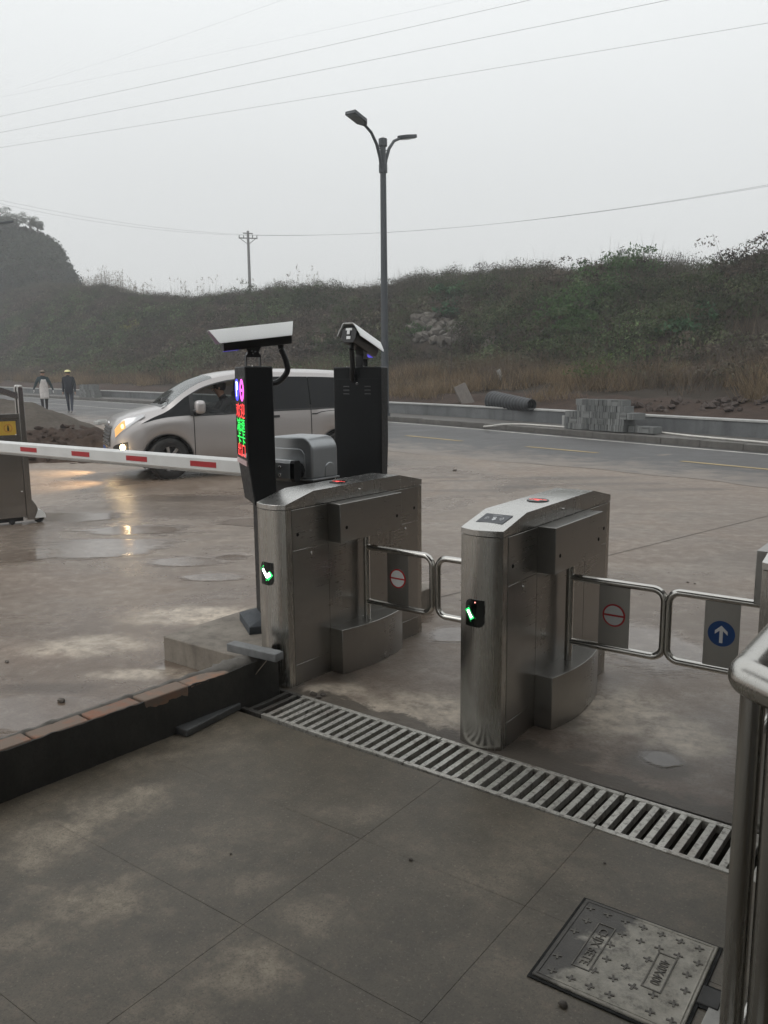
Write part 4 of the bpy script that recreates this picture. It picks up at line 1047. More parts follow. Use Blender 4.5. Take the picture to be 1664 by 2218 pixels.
def ip_camera(label, loc, yaw, pitch, hose_to):
    """camera pointing along local -Y; loc is the bracket foot"""
    root = thing('surveillance_camera', label, 'camera', loc, yaw)
    mb = MB(); 
    for y in (-0.040, 0.040): mb.box((-0.026, y - .0025, 0.0), (0.026, y + .0025, 0.064))
    mb.box((-0.032, -0.045, -0.001), (0.032, 0.045, 0.003)); mb.build('base_bracket', M_BLACK, root)
    mb = MB(); mb.prism([(-0.044, 0.052), (0.044, 0.052), (0.030, 0.080), (0.050, 0.118), (-0.050, 0.118), (-0.030, 0.080)], -0.027, 0.027, Matrix(((0,0,1,0),(1,0,0,0),(0,1,0,0),(0,0,0,1))))
    br = mb.build('tilt_bracket', M_BLACK, root, bevel=0.002)
    for y, z in ((-.008, .086), (.010, .083), (-.004, .072)):
        for sx in (-1, 1):
            mb = MB(); mb.cyl((sx * 0.0265, y, z), (sx * 0.031, y, z), 0.0048, n=10); mb.build('bolt', M_LOCK, br)
    T = Matrix.Translation((0, 0.018, 0.105)) @ Matrix.Rotation(pitch, 4, 'X')
    def ext(poly, y0, y1, cut0=0.0, cut1=0.0):
        mb = MB(); n = len(poly); zt = max(p[1] for p in poly)
        A = [T @ Vector((x, y0 + (zt - z) * cut0, z)) for x, z in poly]; B = [T @ Vector((x, y1 - (zt - z) * cut1, z)) for x, z in poly]
        mb.add(A + B, [tuple(range(n)), tuple(range(2*n - 1, n - 1, -1))] + [(i, (i+1) % n, n + (i+1) % n, n + i) for i in range(n)]); return mb
    body = [(-0.034, 0.0), (0.034, 0.0), (0.052, 0.030), (0.052, 0.078), (0.036, 0.098), (-0.036, 0.098), (-0.052, 0.078), (-0.052, 0.030)]
    bd = ext(body, -0.185, 0.205).build('housing', M_BLACK, root, bevel=0.003)
    sh = [(0.082, 0.044), (0.078, 0.058), (0.036, 0.122), (-0.036, 0.122), (-0.078, 0.058), (-0.082, 0.044), (-0.077, 0.044), (-0.073, 0.056), (-0.034, 0.117), (0.034, 0.117), (0.073, 0.056), (0.077, 0.044)]
    ext(sh, -0.250, 0.228, 0.55, 0.35).build('sun_shield', M_CAMWHITE, root, bevel=0.0012)
    mb = MB(); mb.box((-0.03, -0.186, 0.030), (0.03, -0.1845, 0.075)); 
    o = MB(); o.v = [T @ Vector(p) for p in mb.v]; o.f = mb.f; o.m = mb.m; o.build('lens_window', M_BLACKGLOSS, root)
    def tb(lo, hi, nm, mat, par): 
        m_ = MB(); m_.box(lo, hi, T); return m_.build(nm, mat, par, bevel=0.002)
    tb((-0.022, 0.205, 0.078), (0.022, 0.2095, 0.094), 'latch_plate', M_CAMWHITE, root); tb((-0.010, 0.2096, 0.052), (0.010, 0.2145, 0.084), 'latch_lever', M_CAMWHITE, root); tb((-0.014, 0.205, 0.022), (0.014, 0.2085, 0.042), 'latch_hook', M_CAMWHITE, root)
    tb((-0.016, -0.184, -0.0018), (0.016, -0.10, 0.0), 'blue_glow_strip', emit('blue_glow', (0.12, 0.10, 0.9), 0.6), root)
    g0 = T @ Vector((0, 0.145, 0.004)); g1 = T @ Vector((0, 0.145, -0.022))
    mb = MB(); mb.cyl(g0, g1, 0.020, 0.016, 14); mb.build('cable_gland', M_BLACK, root, smooth=40)
    hp = [g1] + [Vector(p) for p in hose_to]
    flex_hose(hp, 0.0165, 'cable_hose', root, M_BLACK)
    return root

PA = (-3.433, 3.394)
led_post('black display pillar beside the barrier boom, lit red and green characters on its narrow face', PA, R(-34), 'display pillar')
PB = (-3.452, 4.407)
led_post('black cabinet post with vented locked door facing the turnstiles, behind the silver barrier motor', PB, R(-160), 'cabinet post')
ip_camera('white topped camera on the lit display pillar, side on and tilted down', (PA[0], PA[1], ZI + 1.505), R(-34), R(6.5), [(0.0, 0.192, 0.03), (0.0, 0.196, -0.03), (0, 0.145, -0.085), (0, 0.076, -0.098)])
ip_camera('white topped camera on the vented cabinet post, its black rear latch showing', (PB[0] + 0.01, PB[1], ZI + 1.505), R(195), R(13), [(0.012, 0.126, 0.02), (0.02, 0.112, -0.03), (0.03, 0.085, -0.075), (0.035, 0.072, -0.085)])

# ---- barrier motor
M_BLACKCAB = plain('black_cabinet', (0.016, 0.017, 0.018), 0.45)
bm_root = thing('barrier_motor', 'silver hooded barrier motor on a black cabinet between the two black posts', 'barrier motor', (-3.435, 3.785, ZI))
mb = MB(); mb.box((-0.175, -0.105, 0.0), (0.180, 0.105, 0.842)); mb.build('cabinet', M_BLACKCAB, bm_root, bevel=0.006)
def hoodpoly(x0, x1, z0, z1, r, n=7):
    P = [(x0, z0), (x1, z0)]
    P += [(x1 - r + r * math.cos(a), z1 - r + r * math.sin(a)) for a in [lerp(0, math.pi/2, k / n) for k in range(n + 1)]]
    P += [(x0 + r + r * math.cos(a), z1 - r + r * math.sin(a)) for a in [lerp(math.pi/2, math.pi, k / n) for k in range(n + 1)]]
    return P
TY = Matrix(((1,0,0,0),(0,0,1,0),(0,1,0,0),(0,0,0,1)))     # (x, z, y) -> (x, y, z)
mb = MB(); mb.prism(hoodpoly(-0.185, 0.190, 0.845, 1.092, 0.085), -0.118, 0.118, TY); hood = mb.build('hood', M_SILVER, bm_root, bevel=0.012, seg=3)
mb = MB(); mb.prism(hoodpoly(-0.150, 0.135, 0.848, 1.022, 0.050), -0.1235, -0.110, TY); mb.build('hood_panel', M_SILVER, hood, bevel=0.004)
TX = Matrix(((0,0,1,0),(1,0,0,0),(0,1,0,0),(0,0,0,1)))     # (y, z, x) -> (x, y, z)
mb = MB(); mb.prism(hoodpoly(-0.005, 0.085, 0.848, 0.935, 0.044), 0.180, 0.1945, TX); mb.build('hood_arch', M_SILVER, hood, bevel=0.004)
mb = MB(); mb.box((-0.20, -0.124, 0.834), (0.198, 0.124, 0.8445)); mb.build('hood_lip', M_SILVER, hood, bevel=0.002)
mb = MB(); mb.cyl((0.09, -0.105, 0.895), (0.09, -0.155, 0.895), 0.045, n=24); mb.build('boom_hub', M_BLACKCAB, bm_root, smooth=40)

# ---- boom with red patches
BY, BZ = 3.598, 1.040
boom = thing('barrier_boom', 'long white barrier boom with red reflective patches across the vehicle lane', 'barrier boom', (-3.30, BY, BZ))
oct_ = [(-0.022, -0.037), (-0.012, -0.050), (0.012, -0.050), (0.022, -0.037), (0.022, 0.034), (0.008, 0.050), (-0.008, 0.050), (-0.022, 0.034)]
mb = MB(); mb.prism(oct_, -5.2, -0.02, TX); mb.build('beam', M_BOOM, boom, bevel=0.002)
mb = MB(); mb.box((-5.2, -0.010, -0.060), (-0.12, 0.010, -0.0503)); mb.build('rubber_edge', M_GREYRUB, boom, bevel=0.003)
big = [(-0.030, -0.045), (-0.018, -0.062), (0.018, -0.062), (0.030, -0.045), (0.030, 0.045), (0.018, 0.062), (-0.018, 0.062), (-0.030, 0.045)]
mb = MB(); mb.prism([(y * 1.02, z * 1.0) for y, z in big], -0.20, -0.035, TX); br = mb.build('clamp_bracket', plain('lit_silver_tone', (0.78, 0.79, 0.79), 0.4), boom, bevel=0.002)  # silver bracket; the sky's reflection is put into this pale colour
mb = MB(); mb.prism(big, -0.0349, 0.000, TX); mb.build('end_cap', M_BLACKCAB, boom, bevel=0.002)
for z in (0.020, -0.026):
    mb = MB(); mb.ico((-0.115, -0.031, z), 0.0115, 2, sc=(1, 0.6, 1)); mb.build('clamp_bolt', M_LOCK, br, smooth=60)
def boom_x(px, py):
    d = ray(px, py); k = (BY - 0.022) / d.y; return d.x * k
k0 = [(45, 80), (155, 193), (272, 317), (410, 466)]
xsb = [(boom_x(a * 1.003, 985), boom_x(b * 1.003, 985)) for a, b in k0]
stepx = xsb[2][0] - xsb[1][0]
xsb += [(xsb[0][0] - stepx * i, xsb[0][1] - stepx * i) for i in (1, 2)]
for xa, xb in xsb:
    mb = MB(); mb.box((xa + 3.30, -0.0235, -0.019), (xb + 3.30, -0.0222, 0.016)); mb.build('red_patch', M_REFLRED, boom)

# ---- stainless head of the retractable gate at the left
M_GATE = brushed('gate_stainless', (0.42, 0.405, 0.385), 0.22, 'z', 0.12)
M_STICK = plain('yellow_sticker', (0.52, 0.33, 0.045), 0.5)
gt = thing('gate_head', 'stainless retractable gate head with arched top and yellow warning sticker on rollers', 'gate', (-8.565, 4.965, 0), R(-17.1))
mb = MB(); mb.box((-0.16, -1.10, 0.075), (-0.010, -0.045, 1.165)); pn_ = mb.build('panel', M_GATE, gt, bevel=0.004)
mb = MB(); mb.box((-0.15, -1.10, 0.03), (-0.03, -0.08, 0.0745)); mb.build('chassis', M_BLACK, gt)
for x, r_ in ((0.0, 0.0), (-0.13, 0.0)):
    mb = MB(); mb.box((x - 0.024, -0.046, 0.045), (x + 0.024, 0.012, 1.500)); mb.ico((x, -0.017, 1.502), 0.030, 2, sc=(1, 1, 0.7)); mb.build('post', M_GATE, gt, bevel=0.004)
mb = MB(); mb.box((-0.022, -1.10, 1.166), (0.012, -0.047, 1.215)); mb.build('cross_rail', M_GATE, gt, bevel=0.003)
for x in (-0.005, -0.13):
    pts_ = []
    for k in range(15):
        u = k / 14; y = lerp(-0.047, -1.08, u); pts_.append((x, y, 1.405 + 0.13 * math.sin(math.pi * u)))
    mb = MB(); mb.grid([[(x - 0.020, p[1], p[2] - 0.03), (x + 0.020, p[1], p[2] - 0.03), (x + 0.020, p[1], p[2] + 0.03), (x - 0.020, p[1], p[2] + 0.03), (x - 0.020, p[1], p[2] - 0.03)] for p in pts_]); mb.build('arched_rail', M_GATE, gt, smooth=40)
    for u in (0.30, 0.42, 0.6, 0.75):
        y = lerp(-0.047, -1.08, u); mb = MB(); mb.box((x - 0.012, y - 0.018, 1.216 if x > -0.1 else 1.0), (x + 0.012, y + 0.018, 1.38 + 0.13 * math.sin(math.pi * u))); mb.build('baluster', M_GATE, gt)
mb = MB(); mb.box((-0.0098, -0.62, 0.985), (-0.0072, -0.085, 1.135)); stk = mb.build('warning_sticker', M_STICK, gt)
M_STICKT = plain('sticker_print', (0.03, 0.02, 0.01), 0.6); M_STICKY = plain('sticker_band', (0.62, 0.52, 0.05), 0.5)
mb = MB(); mb.box((-0.0070, -0.55, 1.095), (-0.0066, -0.24, 1.124)); mb.build('sticker_band', M_STICKY, stk)
text_obj('sticker_text', '注意安全', 0.032, M_STICKT, stk, (-0.0062, -0.40, 1.109), (R(90), 0, R(90)))
for k, z in enumerate((1.078, 1.056, 1.034, 1.012)):
    text_obj('sticker_text', '请勿靠近移动的门', 0.021, M_STICKT, stk, (-0.0062, -0.40, z), (R(90), 0, R(90)))
mb = MB(); n = 24
mb.grid([[(-0.0064, -0.165 + r * math.cos(2*math.pi*k/n), 1.06 + r * math.sin(2*math.pi*k/n)) for r in (0.038, 0.043)] for k in range(n + 1)]); mb.build('sticker_ring', plain('ring_red', (0.4, 0.06, 0.02), 0.5), stk)
mb = MB(); mb.box((-0.0066, -0.175, 1.030), (-0.0062, -0.155, 1.072)); mb.disc((-0.0062, -0.165, 1.082), (1, 0, 0), 0.009, 12); mb.build('sticker_figure', M_STICKT, stk)
for y, z in ((-0.10, 0.86), (-0.075, 0.36), (-0.09, 0.985), (-0.50, 0.972)):
    mb = MB(); mb.ico((-0.008, y, z), 0.009, 2, sc=(0.6, 1, 1)); mb.build('rivet', M_LOCK, gt, smooth=60)
mb = MB(); mb.box((-0.0098, -1.10, 0.620), (-0.004, -0.06, 0.632)); mb.build('panel_seam', M_GATE, gt)
mb = MB(); mb.cyl((-0.012, -0.32, 0.645), (-0.004, -0.32, 0.645), 0.014, n=16); mb.build('key_hole', M_HOLE, gt)
mb = MB(); mb.prism([(0.012, 0.03), (0.075, 0.045), (0.085, 0.10), (0.055, 0.20), (0.020, 0.26), (0.012, 0.26)], -0.16, 0.02, Matrix(((0,0,1,0),(1,0,0,0),(0,1,0,0),(0,0,0,1)))); mb.build('foot_bracket', M_GATE, gt, bevel=0.003)
mb = MB(); mb.cyl((-0.03, 0.078, 0.055), (0.01, 0.078, 0.055), 0.055, n=24); mb.build('roller', M_RUBBER, gt, bevel=0.008)
mb = MB()
rows = []
for k in range(11):
    a = lerp(R(-8), R(100), k / 10); rows.append([(x, 0.078 + 0.066 * math.cos(a), 0.065 + 0.085 * math.sin(a)) for x in (-0.06, 0.03)])
mb.grid(rows); mb.add([rows[0][1]] + [r[1] for r in rows[1:]] + [(0.03, 0.03, 0.06)], [tuple(range(12))]); mb.build('roller_guard', plain('white_guard', (0.7, 0.7, 0.68), 0.4), gt, smooth=40)
for y in (-0.2, -0.42, -0.7):
    mb = MB(); mb.cyl((-0.05, y, 0.030), (-0.015, y, 0.030), 0.030, n=18); mb.build('roller', M_RUBBER, gt, smooth=40)
# ================================================================ VAN
TH = R(24)
pc = G(370, 1039); vdir_o = (math.cos(TH), math.sin(TH)); vd = Vector((*o2s(*vdir_o), 0)).normalized()   # nose -> tail
vn = Vector((vd.y, -vd.x, 0))            # towards the camera side?
if vn.dot(Vector((-pc.x, -pc.y, 0))) < 0: vn = -vn
HWV = 0.90
# local axes: +x nose->tail along vd, +y towards far side, z up; origin on the ground under the front axle, near side plane at y=-0.90
vorg = Vector((pc.x, pc.y, 0)) - vn * HWV
vrot = math.atan2(vd.y, vd.x)
van = thing('minivan', 'silver minivan with dark side glass, lit headlight and fog lamp, waiting beyond the boom', 'van', vorg, vrot)
yfar = Vector((-math.sin(vrot), math.cos(vrot), 0)); NEAR = -1 if yfar.dot(vn) < 0 else 1
def carpaint():
    t = NT('silver_car_paint'); v = t.co(); d = t.noise(v, 2.0, 6, 0.6); f = t.noise(v, 900, 2)
    sx = t.n('SeparateXYZ'); t.L(v, sx.inputs[0])
    dirt = t.n('MapRange'); t.L(t.math('MULTIPLY_ADD', d, 0.35, sx.outputs[2]), dirt.inputs[0]); dirt.inputs[1].default_value = 0.80; dirt.inputs[2].default_value = 0.42
    c = t.mix(t.math('MULTIPLY', dirt.outputs[0], 0.7), (0.47, 0.445, 0.435), (0.24, 0.195, 0.165))
    t.set(col=c, metal=0.55, rough=t.math('MULTIPLY_ADD', dirt.outputs[0], 0.3, 0.30), coat=0.6, coatr=0.08); return t.mat
M_CAR = carpaint()
t = NT('tinted_glass')
tr = t.n('BsdfTransparent'); tr.inputs[0].default_value = (0.30, 0.32, 0.32, 1); gl = t.n('BsdfGlossy'); gl.inputs['Roughness'].default_value = 0.03; gl.inputs[0].default_value = (0.9, 0.92, 0.92, 1)
fr = t.n('Fresnel'); fr.inputs[0].default_value = 1.35; mx = t.n('MixShader'); t.L(fr.outputs[0], mx.inputs[0]); t.L(tr.outputs[0], mx.inputs[1]); t.L(gl.outputs[0], mx.inputs[2]); t.L(mx.outputs[0], t.out.inputs[0]); M_GLASS = t.mat
t = NT('privacy_glass'); t.set(col=(0.006, 0.007, 0.008), rough=0.05, spec=0.22); M_PRIV = t.mat
t = NT('windscreen_glass')
tr = t.n('BsdfTransparent'); tr.inputs[0].default_value = (0.55, 0.58, 0.58, 1); gl = t.n('BsdfGlossy'); gl.inputs['Roughness'].default_value = 0.04; gl.inputs[0].default_value = (0.9, 0.92, 0.92, 1)
fr = t.n('Fresnel'); fr.inputs[0].default_value = 3.2; mx = t.n('MixShader'); t.L(fr.outputs[0], mx.inputs[0]); t.L(tr.outputs[0], mx.inputs[1]); t.L(gl.outputs[0], mx.inputs[2]); t.L(mx.outputs[0], t.out.inputs[0]); M_WSCREEN = t.mat
M_TYRE = plain('tyre_rubber', (0.018, 0.017, 0.016), 0.8, var=0.3, scale=20)
M_ALLOY = plain('alloy', (0.42, 0.41, 0.40), 0.35, 0.9)
M_CHROME = plain('chrome', (0.75, 0.75, 0.75), 0.12, 1.0, var=0.03)
M_TRIM = plain('black_trim', (0.012, 0.012, 0.012), 0.35)
M_INT = plain('dark_interior', (0.022, 0.021, 0.02), 0.85)
t = NT('lamp_lens'); t.set(col=(0.55, 0.55, 0.55), rough=0.08, metal=0.7); M_LENS = t.mat
M_BULB = emit('warm_lamp', (1.0, 0.62, 0.28), 3.0); M_AMBER = emit('amber_lamp', (1.0, 0.52, 0.16), 0.85); M_FOG = emit('fog_lamp', (1.0, 0.72, 0.38), 60.0)
#        s     hw   zbelt ytop zedge zc
VT = [(-.84, .40, .53, .36, .58, .60), (-.815, .55, .60, .48, .70, .73), (-.77, .65, .69, .56, .83, .86), (-.69, .745, .77, .63, .925, .955), (-.55, .815, .83, .69, .985, 1.01), (-.36, .865, .885, .73, 1.035, 1.06),
      (-.20, .885, .93, .745, 1.07, 1.10), (-.02, .90, .965, .755, 1.12, 1.145), (.25, .90, .985, .735, 1.325, 1.355), (.55, .90, .99, .705, 1.495, 1.54),
      (.95, .90, 1.00, .685, 1.60, 1.655), (1.5, .90, 1.025, .68, 1.648, 1.705), (2.2, .90, 1.04, .675, 1.645, 1.71), (2.9, .90, 1.045, .665, 1.615, 1.685), (3.35, .885, 1.05, .65, 1.565, 1.63),
      (3.60, .85, 1.05, .62, 1.43, 1.49), (3.74, .80, 1.0, .58, 1.17, 1.21), (3.80, .72, .85, .52, .93, .95)]
VT = np.array(VT)
def vrow(s):
    # smooth interpolation of the station table
    i = int(np.searchsorted(VT[:, 0], s)) - 1; i = max(0, min(len(VT) - 2, i))
    a, b = VT[i], VT[i+1]; h = b[0] - a[0]; t_ = min(1, max(0, (s - a[0]) / h))
    p = VT[max(0, i-1)]; n = VT[min(len(VT) - 1, i+2)]
    ma = (b - p) / max(1e-6, b[0] - p[0]); mb_ = (n - a) / max(1e-6, n[0] - a[0])
    h00 = 2*t_**3 - 3*t_**2 + 1; h10 = t_**3 - 2*t_**2 + t_; h01 = -2*t_**3 + 3*t_**2; h11 = t_**3 - t_**2
    return h00 * a + h10 * h * ma + h01 * b + h11 * h * mb_
AXLES = (0.0, 2.86); RW = 0.325; RA = 0.385
def zbot(s):
    z = 0.235 + 0.10 * sst(-.62, -.84, s) + 0.12 * sst(3.5, 3.8, s)
    for a in AXLES:
        if abs(s - a) < RA: z = max(z, RW + math.sqrt(RA * RA - (s - a) ** 2) * 1.0 - 0.01)
    return z
def ring(s):
    _, hw, zb, yt, ze, zc = vrow(s); z0 = zbot(s); zb = max(zb, z0 + 0.06)
    zm = lambda q: max(z0 + (zb - z0) * q, z0)
    return [(hw * .955, z0), (hw * .985, zm(.12)), (hw * .998, zm(.35)), (hw * 1.0, zm(.6)), (hw * .995, zm(.82)), (hw * .975, zb),
            (lerp(hw * .975, yt, .38) + .012, lerp(zb, ze, .40)), (lerp(hw * .975, yt, .74) + .016, lerp(zb, ze, .75)), (yt + .006, ze - .006), (yt * .90, ze + (zc - ze) * .40), (yt * .6, ze + (zc - ze) * .78), (0, zc)]
def vsurf(s, v, off=0.0, side=None):
    side = NEAR if side is None else side
    P = ring(s); k = min(len(P) - 2, int(v)); f = v - k
    p0 = P[max(0, k-1)]; p1 = P[k]; p2 = P[k+1]; p3 = P[min(len(P)-1, k+2)]
    y = lerp(p1[0], p2[0], f); z = lerp(p1[1], p2[1], f)
    if off:
        ty, tz = p2[0] - p1[0], p2[1] - p1[1]; l = math.hypot(ty, tz) or 1; ny, nz = tz / l, -ty / l
        y += ny * off; z += nz * off
    return (s, side * y, z)
SST = sorted(set([round(x, 3) for x in np.arange(-.84, 3.801, .05)] + [round(a + d, 3) for a in AXLES for d in (-.384, -.38, -.37, -.35, .35, .37, .38, .384)] + [3.8]))
V_B, V_T = 5.0, 8.0
def apillar_v(s):       # lower edge of the A-pillar / roof rail as ring parameter
    return interp(s, [-.40, -.2, 0.0, 0.3, 0.6, 1.0, 3.3], [5.0, 5.75, 6.4, 7.05, 7.35, 7.5, 7.55])
def gtop(s): return min(apillar_v(s), interp(s, [3.0, 3.3, 3.55], [7.6, 7.4, 5.2]))
mbb = MB(); NV = len(ring(0))
for side in (1, -1):
    rows = []
    for s in SST:
        vs_ = [0, 1, 2, 3, 4, 5, lerp(5, gtop(s), .5) if -.4 < s < 3.5 else 6, gtop(s) if -.4 < s < 3.5 else 7, 8, 9, 10, 11]
        rows.append([vsurf(s, min(10.9999, v), 0, side) for v in vs_])
    nj = len(rows[0])
    for i in range(len(rows) - 1):
        sm = (SST[i] + SST[i+1]) / 2
        for j in range(nj - 1):
            if j in (5, 6) and -.40 < sm < 3.5: continue            # side glass opening
            if j >= 8 and 0.0 < sm < 0.76: continue                 # windscreen opening
            a, b, c, d = rows[i][j], rows[i+1][j], rows[i+1][j+1], rows[i][j+1]
            mbb.add([a, b, c, d], [(0, 1, 2, 3)])
    mbb.add(rows[0], [tuple(range(nj))] if False else [(k, k+1, nj-1) for k in range(nj-2)]); mbb.add(rows[-1], [(k, k+1, nj-1) for k in range(nj-2)])
body = mbb.build('body', M_CAR, van)
b = bmesh.new(); b.from_mesh(body.data); bmesh.ops.remove_doubles(b, verts=b.verts, dist=1e-4); bmesh.ops.recalc_face_normals(b, faces=b.faces); b.to_mesh(body.data); b.free()
body.data.shade_smooth(); body.data.set_sharp_from_angle(angle=R(40))
def vpatch(name, mat, s0, s1, v0, v1, off, side=None, n=40, m=6, parent=None, thick=False):
    f0 = v0 if callable(v0) else (lambda s: v0); f1 = v1 if callable(v1) else (lambda s: v1)
    rows = [[vsurf(s, min(10.999, lerp(f0(s), f1(s), j / m)), off, side) for j in range(m + 1)] for s in [lerp(s0, s1, i / n) for i in range(n + 1)]]
    mb = MB(); mb.grid(rows); return mb.build(name, mat, parent or van, smooth=60)
for side in (NEAR, -NEAR):
    near = side == NEAR
    vpatch('quarter_glass', M_PRIV, -.40, 0.36, V_B, gtop, 0.004, side)
    # front door: lower half of the pane is up, the upper half is open
    if near:
        vpatch('front_window', M_GLASS, 0.42, 1.38, V_B, lambda s: lerp(V_B, gtop(s), interp(s, [.42, .7, 1.38], [.30, .34, .52])), 0.002, side)
        vpatch('window_frame', M_TRIM, 0.36, 0.425, V_B, gtop, 0.004, side, n=3); vpatch('window_frame', M_TRIM, 1.375, 1.46, V_B, gtop, 0.004, side, n=3)
        vpatch('window_frame', M_TRIM, 0.42, 1.38, lambda s: gtop(s) - .16, gtop, 0.004, side)
    else:
        vpatch('front_window', M_GLASS, 0.36, 1.46, V_B, gtop, 0.002, side)
    vpatch('sliding_window', M_PRIV, 1.46, 2.34, V_B, gtop, 0.004, side); vpatch('rear_window', M_PRIV, 2.35, 3.5, V_B, gtop, 0.004, side)
    # corner window pane showing light
    vpatch('belt_strip', M_CHROME if False else M_TRIM, 0.36, 3.45, V_B - .10, V_B + .06, 0.007, side)
    for s_, v0, v1 in ((0.40, .35, 5.0), (1.46, .3, 5.0), (2.34, .3, 5.0)):
        vpatch('door_seam', M_TRIM, s_, s_ + 0.014, v0, v1, 0.0015, side, n=1, m=10)
    vpatch('slide_rail', M_TRIM, 2.36, 3.3, 4.35, 4.50, 0.003, side, n=12, m=1)
    vpatch('sill_trim', M_TRIM, 0.39, 2.46, 0.0, 0.28, 0.004, side)
    for s_ in (1.22, 1.62):
        vpatch('door_handle', M_TRIM, s_, s_ + .18, 4.18, 4.45, 0.022, side, n=6, m=2)
    # headlamp, fog lamp
    hl0 = lambda s: interp(s, [-.77, -.6, -.33], [4.4, 5.0, 6.6]); hl1 = lambda s: interp(s, [-.77, -.6, -.33], [7.2, 7.7, 7.5])
    vpatch('headlamp', M_LENS, -.77, -.33, hl0, hl1, 0.010, side, n=16)
    vpatch('amber_lamp', M_AMBER, -.765, -.62, lambda s: hl0(s) + .2, lambda s: hl1(s) - .5, 0.014, side, n=8)
    mb = MB(); q = vsurf(-.66, 5.8, 0.016, side); mb.ico(q, 0.040, 2, sc=(0.6, 1, 1)); mb.build('headlamp_bulb', M_BULB, van, smooth=60)
    vpatch('fog_recess', M_TRIM, -.80, -.60, 2.1, 3.2, 0.004, side, n=8)
    q = vsurf(-.68, 2.65, 0.018, side); mb = MB(); mb.ico(q, 0.050, 2, sc=(.7, 1, 1)); fg = mb.build('fog_lamp', M_FOG, van, smooth=60)
    sp = bpy.data.lights.new('fog_beam', 'SPOT'); sp.energy = 160; sp.color = (1.0, 0.70, 0.36); sp.spot_size = R(95); sp.spot_blend = 0.8; sp.shadow_soft_size = 0.04
    so = bpy.data.objects.new('fog_beam', sp); COL.objects.link(so); so.parent = fg; so.location = (q[0] - 0.06, q[1], q[2])
    so.rotation_euler = (0, R(68), 0); 
    # mirror
    mb = MB(); mb.box((0.40, min(side * .93, side * 1.13), 1.02), (0.56, max(side * .93, side * 1.13), 1.225)); mr = mb.build('mirror', M_CAR, van, bevel=0.06, seg=5)
    mb = MB(); mb.box((0.43, min(side * .86, side * .98), 1.00), (0.51, max(side * .86, side * .98), 1.045)); mb.build('mirror_arm', M_TRIM, mr, bevel=0.006)
    mb = MB(); mb.box((0.38, min(side*.955, side*1.095), 1.06), (0.402, max(side*.955, side*1.095), 1.085)); mb.build('indicator', M_LENS, mr)
# windscreen
rows = []
for i in range(13):
    s = lerp(0.0, 0.76, i / 12); rows.append([vsurf(s, v, 0.002, sd) for sd, v in [(1, 8.02), (1, 9), (1, 10), (1, 10.999), (-1, 10), (-1, 9), (-1, 8.02)]])
mb = MB(); mb.grid(rows); mb.build('windscreen', M_WSCREEN, van, smooth=60)
# bonnet seam, wipers
mb = MB(); mb.grid([[vsurf(-.06, v, 0.004, sd) for sd, v in ((1, 8.0), (1, 9.5), (1, 10.99), (-1, 9.5), (-1, 8.0))], [vsurf(0.0, v, 0.004, sd) for sd, v in ((1, 8.0), (1, 9.5), (1, 10.99), (-1, 9.5), (-1, 8.0))]]); mb.build('cowl', M_TRIM, van)
for y0, y1 in ((-.15, -.62), (.35, -.10)):
    mb = MB(); mb.tube([(-0.01, y0, 1.165), (0.10, (y0 + y1) / 2, 1.245), (0.04, y1, 1.20)], 0.009, 6); mb.build('wiper', M_TRIM, van)
def nose_x(y, z):
    for s in np.arange(-.84, -.2, .004):
        P = ring(s); ys_ = [p[0] for p in P]; zs_ = [p[1] for p in P]
        zt = np.interp(-abs(y), [-q for q in ys_[5:]], zs_[5:]) if abs(y) < ys_[5] else zs_[5]
        hwz = np.interp(z, zs_[:6], ys_[:6]) if z <= zs_[5] else 9
        if z <= zt and abs(y) <= hwz: return float(s)
    return -.3
# grille with chrome bars, badge, bumper intake
for k in range(6):
    z = 0.545 + 0.052 * k; w = 0.36 + 0.025 * k
    pts_ = []
    for i in range(15):
        y = lerp(-w, w, i / 14); pts_.append((nose_x(y, z) - .010, y, z))
    mb = MB(); mb.tube(pts_, 0.012, 6); mb.build('grille_bar', M_CHROME, van, smooth=50)
mb = MB(); rows = []
for k in range(4):
    z = lerp(.52, .83, k / 3); rows.append([(nose_x(y, z) - .004, y, z) for y in [lerp(-.46, .46, i / 14) for i in range(15)]])
mb.grid(rows); mb.build('grille_mesh', M_TRIM, van, smooth=50)
mb = MB(); mb.ico((nose_x(0, .86) - .01, 0, .86), 0.045, 2, sc=(0.3, 1.2, 1)); mb.build('badge', M_CHROME, van, smooth=50)
mb = MB(); mb.grid([[(nose_x(y, z) - .004, y, z) for y in [lerp(-.42, .42, i / 14) for i in range(15)]] for z in (.36, .44)]); mb.build('bumper_intake', M_TRIM, van, smooth=50)
mb = MB(); mb.box((-.866, -.22, .40), (-.858, .22, .50)); mb.build('number_plate', plain('plate_blue', (0.02, 0.08, 0.3), 0.4), van)
# inner: floor, arches, seats, dash
mb = MB(); mb.box((-.6, -.78, .26), (3.5, .78, .36)); mb.build('floor_pan', M_INT, van)
for a in AXLES:
    for side in (1, -1):
        mb = MB(); rows = [[(a + .39 * math.cos(u), side * y, RW + .39 * math.sin(u) - .01) for y in (.55, .885)] for u in [lerp(-.35, math.pi + .35, k / 16) for k in range(17)]]
        mb.grid(rows); mb.add([(a + .39 * math.cos(u), side * .55, RW + .39 * math.sin(u)) for u in [lerp(-.35, math.pi + .35, k / 16) for k in range(17)]], [tuple(range(17))]); mb.build('wheel_liner', M_INT, van)
for sx in (1.30, 2.15, 3.0):
    for y in (-.42, .42):
        mb = MB(); mb.box((sx - .42, y - .24, .55), (sx + .08, y + .24, .72)); mb.box((sx + .02, y - .24, .721), (sx + .16, y + .24, 1.16)); mb.box((sx + .06, y - .13, 1.161), (sx + .15, y + .13, 1.34)); mb.build('seat', M_INT, van, bevel=0.03)
